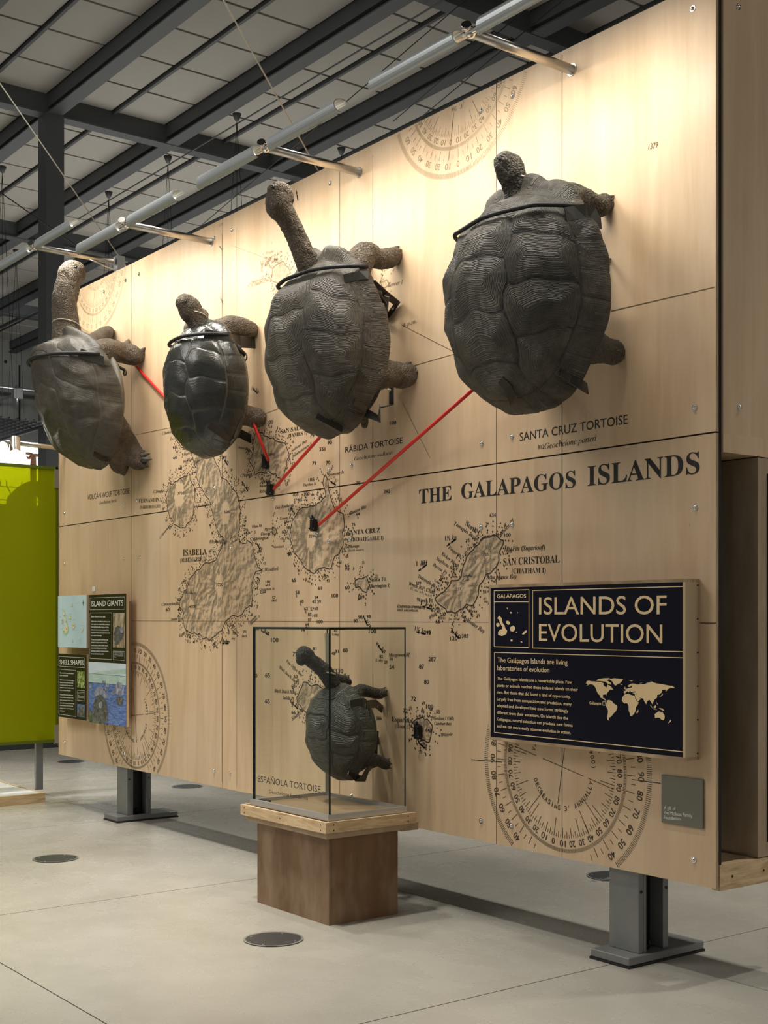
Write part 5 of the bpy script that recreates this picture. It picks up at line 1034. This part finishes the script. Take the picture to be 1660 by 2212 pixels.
# ------------------------------------------------------------------ LIGHT FIXTURES ON THE WALL
def halftube(a, b, r, open_dir, n=16, th=.004):
    """reflector: part-cylinder from a to b, open towards open_dir"""
    a, b = Vector(a), Vector(b); t = (b - a).normalized(); o = Vector(open_dir); o = (o - t * o.dot(t)).normalized(); s = t.cross(o); mb = MB(); vs = []
    for rad in (r, r - th):
        for e, sh in ((a, .5), (b, -.5)):
            for k in range(n + 1):
                an = math.radians(-115 + 230 * k / n); d_ = (-o * math.cos(an) + s * math.sin(an)) * rad; vs.append(e + d_ + t * (-d_.dot(o)) * sh * .9)
    m1 = n + 1; fs = []
    for k in range(n):
        fs.append((k, k + 1, m1 + k + 1, m1 + k)); fs.append((2 * m1 + k, 3 * m1 + k, 3 * m1 + k + 1, 2 * m1 + k + 1)); fs.append((k, 2 * m1 + k, 2 * m1 + k + 1, k + 1)); fs.append((m1 + k, m1 + k + 1, 3 * m1 + k + 1, 3 * m1 + k))
    fs.append((0, m1, 3 * m1, 2 * m1)); fs.append((n, 2 * m1 + n, 3 * m1 + n, m1 + n)); mb.add(vs, fs, 0, False); return mb
REFL = plain('reflector_outside', (.42, .45, .46), .36, .45)
LAMPG = emit('lamp_tube_glow', (1, .87, .68), 2.5)
def fixture(x, z, label, post=False):
    t = thing('wall_light', label, 'light fixture', (x, -.02, z), 'aluminium wall lights over the chart'); y = -.71
    q = MB(); q.tube([(x, -.004, z), (x, y, z)], .026, 16); q.build('arm', STEEL, t)
    q = MB(); q.tube([(x, 0, z), (x, -.006, z)], .034, 16); q.build('mounting_cup', STEEL, t)
    q = MB(); q.tube([(x - .10, y, z), (x + .10, y, z)], .017, 12); q.build('pivot_rod', CHROME, t)
    q = MB(); q.ell((x, y, z), .030, 14, 10); q.tube([(x + .005, y - .03, z + .01), (x + .02, y - .045, z + .02)], .026, 14); q.build('knuckle', CHROME, t)
    od = (0, .75, -.65)
    for s_ in (-1, 1):
        xa, xb = x + s_ * .075, x + s_ * .80
        rf_ = halftube((min(xa, xb), y, z), (max(xa, xb), y, z), .045, od).build('reflector', REFL, t)
        q = MB(); q.tube([(min(xa, xb) + .06, y + .004, z - .004), (max(xa, xb) - .06, y + .004, z - .004)], .008, 8); q.build('lamp_tube', LAMPG, rf_)
        lamp('AREA', 'wall_light_lamp', (x + s_ * .44, y + .022, z - .018), (x + s_ * .44, y + .022 + .75, z - .018 - 1.15), 11, WARM, .62, .03)
    if post:
        q = MB(); q.box((x - .035, .022, ZT), (x + .035, .092, z + .05)); q.build('post', ALU, t)
        q = MB(); q.tube([(x, .03, ZT + .02), (x, -.22, z - .02)], .010, 8); q.build('brace', STEEL, t)
fixture(-.931, 4.616, 'nearest aluminium wall light, above the largest tortoise'); fixture(-2.824, 4.605, 'second aluminium wall light, above the ringed tortoise')
fixture(-4.732, 4.608, 'third aluminium wall light, above the small glossy tortoise'); fixture(-6.437, 4.84, 'farthest aluminium wall light on a short square post, above the long-necked tortoise', True)
# spotlights on the left end of the wall
sp_ = thing('spotlight_arm', 'steel arm with three small bright spotlights at the left end of the wall', 'light fixture', (-7.44, 0, 3.32))
q = MB(); q.tube([(-7.44, 0, 3.317), (-7.44, -.52, 3.335)], .022, 14); q.build('arm', STEEL, sp_)
for k, (dx, dy, dz, tx) in enumerate(((.03, -.50, -.02, (0.3, -.1, -1)), (.06, -.62, -.05, (.85, -.45, -.22)), (-.05, -.74, -.06, (-.4, -.4, -1)))):
    c_ = Vector((-7.44 + dx, dy, 3.34 + dz)); d_ = Vector(tx).normalized()
    q = MB(); q.tube([c_ - d_ * .06, c_ + d_ * .08], .045, 18, cap=False); q.tube([c_ - d_ * .062, c_ - d_ * .055], .045, 18); hd_ = q.build('spot_head', STEEL, sp_)
    q = MB(); q.tube([c_ + d_ * .045, c_ + d_ * .05], .038, 16); q.build('spot_bulb', emit('spot_glow_%d' % k, (1, .95, .85), 30), hd_)
    lamp('SPOT', 'spot_lamp', c_ + d_ * .09, c_ + d_ * 2, 5, SOFT, .03, spot=1.4, blend=.7)
q = MB(); q.tube([(-7.44, -.50, 3.335), (-7.44, -.78, 3.30)], .014, 10); q.build('spot_bar', STEEL, sp_)

# ------------------------------------------------------------------ GREEN SCREEN PANEL, PLATFORM AND THE HALL BEHIND
GX = -8.0
m = NT('green_translucent'); tr = m.n('ShaderNodeBsdfTransparent'); tr.inputs[0].default_value = (.66, .70, .03, 1); df = m.n('ShaderNodeBsdfPrincipled'); df.inputs['Base Color'].default_value = (.50, .52, .008, 1); df.inputs['Roughness'].default_value = .35
tl = m.n('ShaderNodeBsdfTranslucent'); tl.inputs[0].default_value = (.66, .70, .03, 1); a1 = m.n('ShaderNodeMixShader'); a1.inputs[0].default_value = .42; m.l(df.outputs[0], a1.inputs[1]); m.l(tl.outputs[0], a1.inputs[2])
v = m.obj(); br = m.n('ShaderNodeTexWave'); br.inputs['Scale'].default_value = 24; mp = m.n('ShaderNodeMapping'); mp.inputs['Scale'].default_value = (1, 1, 1); m.l(v, mp.inputs[0]); m.l(mp.outputs[0], br.inputs['Vector'])
a2 = m.n('ShaderNodeMixShader'); a2.inputs[0].default_value = .40; m.l(tr.outputs[0], a2.inputs[1]); m.l(a1.outputs[0], a2.inputs[2]); m.l(a2.outputs[0], m.out.inputs[0]); GREEN = m.mat
gp = thing('green_screen', 'large translucent green panel standing left of the plywood wall', 'screen', (GX, -1, .5))
q = MB(); q.box((GX - .008, -2.9, .545), (GX, .155, 3.205)); q.build('green_sheet', GREEN, gp)
gdk = plain('green_edge', (.10, .13, .004), .4)
for a, b in (((GX - .012, -2.9, 3.185), (GX + .006, .155, 3.215)), ((GX - .012, -2.9, .54), (GX + .006, .155, .57)), ((GX - .012, .135, .54), (GX + .006, .16, 3.215))): q = MB(); q.box(a, b); q.build('frame_edge', gdk, gp)
for z_ in (3.1, .62):
    q = MB(); q.box((GX - .02, .12, z_ - .09), (GX + .012, .175, z_ + .09)); q.build('corner_clamp', ALU, gp)
q = MB(); q.box((GX - .03, .165, .50), (GX + .01, .20, 3.15)); q.build('side_stile', BLACK, gp)
for yy in (-.5, -.02, -1.6):
    q = MB(); q.box((GX - .06, yy - .035, .09), (GX - .02, yy + .035, .60)); q.build('leg', GPAINT, gp)
# platform
pf_ = thing('platform', 'low white topped platform with maple edge under the green screen', 'platform', (GX - 1, -1.5, 0))
yp = onX(98, 1640, GX + .25).y
q = MB(); q.box((GX - 3, -3.2, 0), (GX + .22, yp - .02, .085)); q.build('top', plain('platform_top', (.5, .5, .48), .5), pf_)
q = MB(); q.box((GX + .22, -3.2, 0), (GX + .25, yp, .09)); q.build('edge_board', MAPLEY, pf_)
q = MB(); q.box((GX - 3, yp - .02, 0), (GX + .22, yp, .09)); q.build('edge_board', MAPLE, pf_)
# wavy wire lattice behind the sheet
q = MB(); lx = GX - .45
for k in range(30):
    y0_ = -2.8 + k * .11
    q.tube([(lx, y0_ + .028 * math.sin(z_ * 24 + (k % 2) * math.pi), z_) for z_ in np.arange(.6, 3.15, .05)], .006, 4, cap=False)
for z_ in np.arange(.7, 3.1, .13): q.tube([(lx, -2.85, z_), (lx, .45, z_)], .005, 4)
lt = q.build('wire_lattice', plain('lattice_green', (.10, .12, .02), .5)); tag(lt, 'fine wavy wire lattice standing behind the green sheet', 'lattice')
# hunched statue on a tall cabinet behind the screen
sb = onX(72, 1080, -13.0)
q = MB(); q.box((-13.5, sb.y - .75, 0), (-12.7, sb.y + .55, onX(60, 1096, -13).z)); tag(q.build('tall_cabinet', plain('cabinet_dark', (.05, .055, .05), .6)), 'tall dark cabinet seen through the green screen', 'cabinet')
q = MB(); zc_ = onX(60, 1096, -13).z; yb_ = sb.y
pts, rad = catmull([(-13, yb_ - .22, zc_ + .02), (-13, yb_ - .15, zc_ + .16), (-13, yb_ + .0, zc_ + .27), (-13, yb_ + .1, zc_ + .26)], [.15, .13, .10, .08], 5); q.tube(pts, rad, 16); q.ell((-13, yb_ + .16, zc_ + .23), (.10, .11, .12), 16, 10); q.ell((-13, yb_ + .23, zc_ + .17), (.06, .07, .06), 12, 8)
pts, rad = catmull([(-12.95, yb_ + .05, zc_ + .22), (-12.9, yb_ + .25, zc_ + .08), (-12.9, yb_ + .48, zc_ + .02)], [.08, .05, .035], 5); q.tube(pts, rad, 12); q.ell((-13, yb_ - .22, zc_ + .06), .15, 16, 10)
o = q.build('hunched_figure', plain('dark_bronze', (.03, .03, .025), .5)); tag(o, 'dark hunched ape-like figure silhouetted behind the green screen', 'sculpture')
# branch sculpture in front of the white backdrop
bw = NT('branch_wood'); bw.bsdf((.30, .15, .09), .6); q = MB(); bX = -16.
pB = lambda px, py: onX(px, py, bX)
for P_, R_ in (([(72, 1004), (72, 990), (67, 982), (56, 979)], [.05, .045, .03, .015]), ([(70, 985), (78, 984), (86, 984), (92, 981)], [.035, .03, .02, .012]), ([(70, 984), (62, 990), (58, 986)], [.03, .02, .01])):
    pts, rad = catmull([pB(*p) for p in P_], R_, 5); q.tube(pts, rad, 10)
q.tube([pB(72, 1004), Vector((bX, pB(72, 1004).y, 0))], .05, 10); tag(q.build('branch', bw.mat), 'forked reddish branch above the green screen', 'branch')
# hanging wire-mesh canopy
mc = MB(); zc_ = 4.6; cc0 = onZ(125, 912, zc_)
xa, xb, ya, yb2 = cc0.x - 9, cc0.x, cc0.y - 6, cc0.y
for k in range(int((yb2 - ya) / .12)): yk = ya + k * .12; mc.tube([(xa, yk, zc_), (xb, yk, zc_)], .014, 3, cap=False, smooth=False)
for k in range(int((xb - xa) / .16)): xk = xa + k * .16; mc.tube([(xk, ya, zc_), (xk, yb2, zc_)], .014, 3, cap=False, smooth=False)
mc.tube([(xa, ya, zc_ - .02), (xb, ya, zc_ - .02)], .035, 6); mc.tube([(xa, yb2, zc_), (xb, yb2, zc_)], .03, 6)
o = mc.build('mesh_canopy', plain('mesh_dark', (.05, .052, .06), .5, .5)); tag(o, 'dark woven wire mesh canopy hanging beyond the column', 'mesh canopy')
pa = onX(0, 836, -29.); q = MB(); q.tube([(-29, pa.y - 4, pa.z), (-29, pa.y + 8, pa.z)], .05, 8); tag(q.build('rail_pipe', ALU), 'pale horizontal pipe across the far concrete wall', 'pipe')
pa = onX(34, 850, -28.9); q = MB(); q.box((-28.9, pa.y - .12, pa.z - .16), (-28.7, pa.y + .12, pa.z + .1)); q.box((-30.99, pa.y - .03, pa.z - .05), (-28.9, pa.y + .03, pa.z)); q.tube([(-28.8, pa.y, pa.z - .4), (-28.8, pa.y, pa.z + .2)], .05, 8); tag(q.build('pipe_lamp', ALU), 'small pale lamp fixed to the far horizontal pipe', 'lamp')
# long stay cables across the hall
for k, (a, b) in enumerate((((0, 180), (272, 575)), ((480, -5), (700, 392)), ((0, 415), (178, 540)), ((1240, -20), (900, 262)), ((830, 150), (420, 500)), ((1160, 0), (850, 262)))):
    pa = onY(*a, 3.2 if k > 2 else -.9); pb = onY(*b, 3.2 if k > 2 else .1); pa = pa + (pa - pb) * .6
    cord('stay_cable', ['pale thin cable crossing the upper left to the farthest wall light', 'pale thin cable crossing the ceiling to the wall top left of centre', 'short dark cable at the left edge reaching the farthest light', 'dark cable along the ceiling above the right of the wall', 'dark cable behind the wall top left of centre', 'dark cable just left of the nearest wall light'][k], [pa, pb], .005, STRING if k in (0, 1) else BLACK, 'cable')

# ------------------------------------------------------------------ bake the lettering
bake_texts()
for k, b_ in enumerate(NAMES): b_.build('printed_title' if k == 0 else 'printed_name', INK, wall)
prt['ink'].build('printed_lettering', INK, wall); prt['coast'].build('printed_coastline', INKB, wall); prt['inkf'].build('printed_faint_chart', INKF, wall); prt['inkm'].build('printed_chart_lines', INKM, wall)
for k, mt_ in (('rose_near', INKB), ('rose_left', INKB), ('rose_top', INKF), ('rose_far', INKF)): prt[k].build('printed_compass_rose', mt_, wall)
sg.build('sign_print', gold, sgn); pt.build('plaque_print', WPR, plq); wt2.build('board_print', WPR, FACE[b2.name]); wt3.build('board_print', WPR, FACE[b3.name]); mt.build('map_print', INKM, FACE[b1.name]); [g_.build('case_lettering', INK, gc) for g_ in gts]
hl.build('hatch_lettering', plain('hatch_pale', (.25, .26, .28), .5), HT)
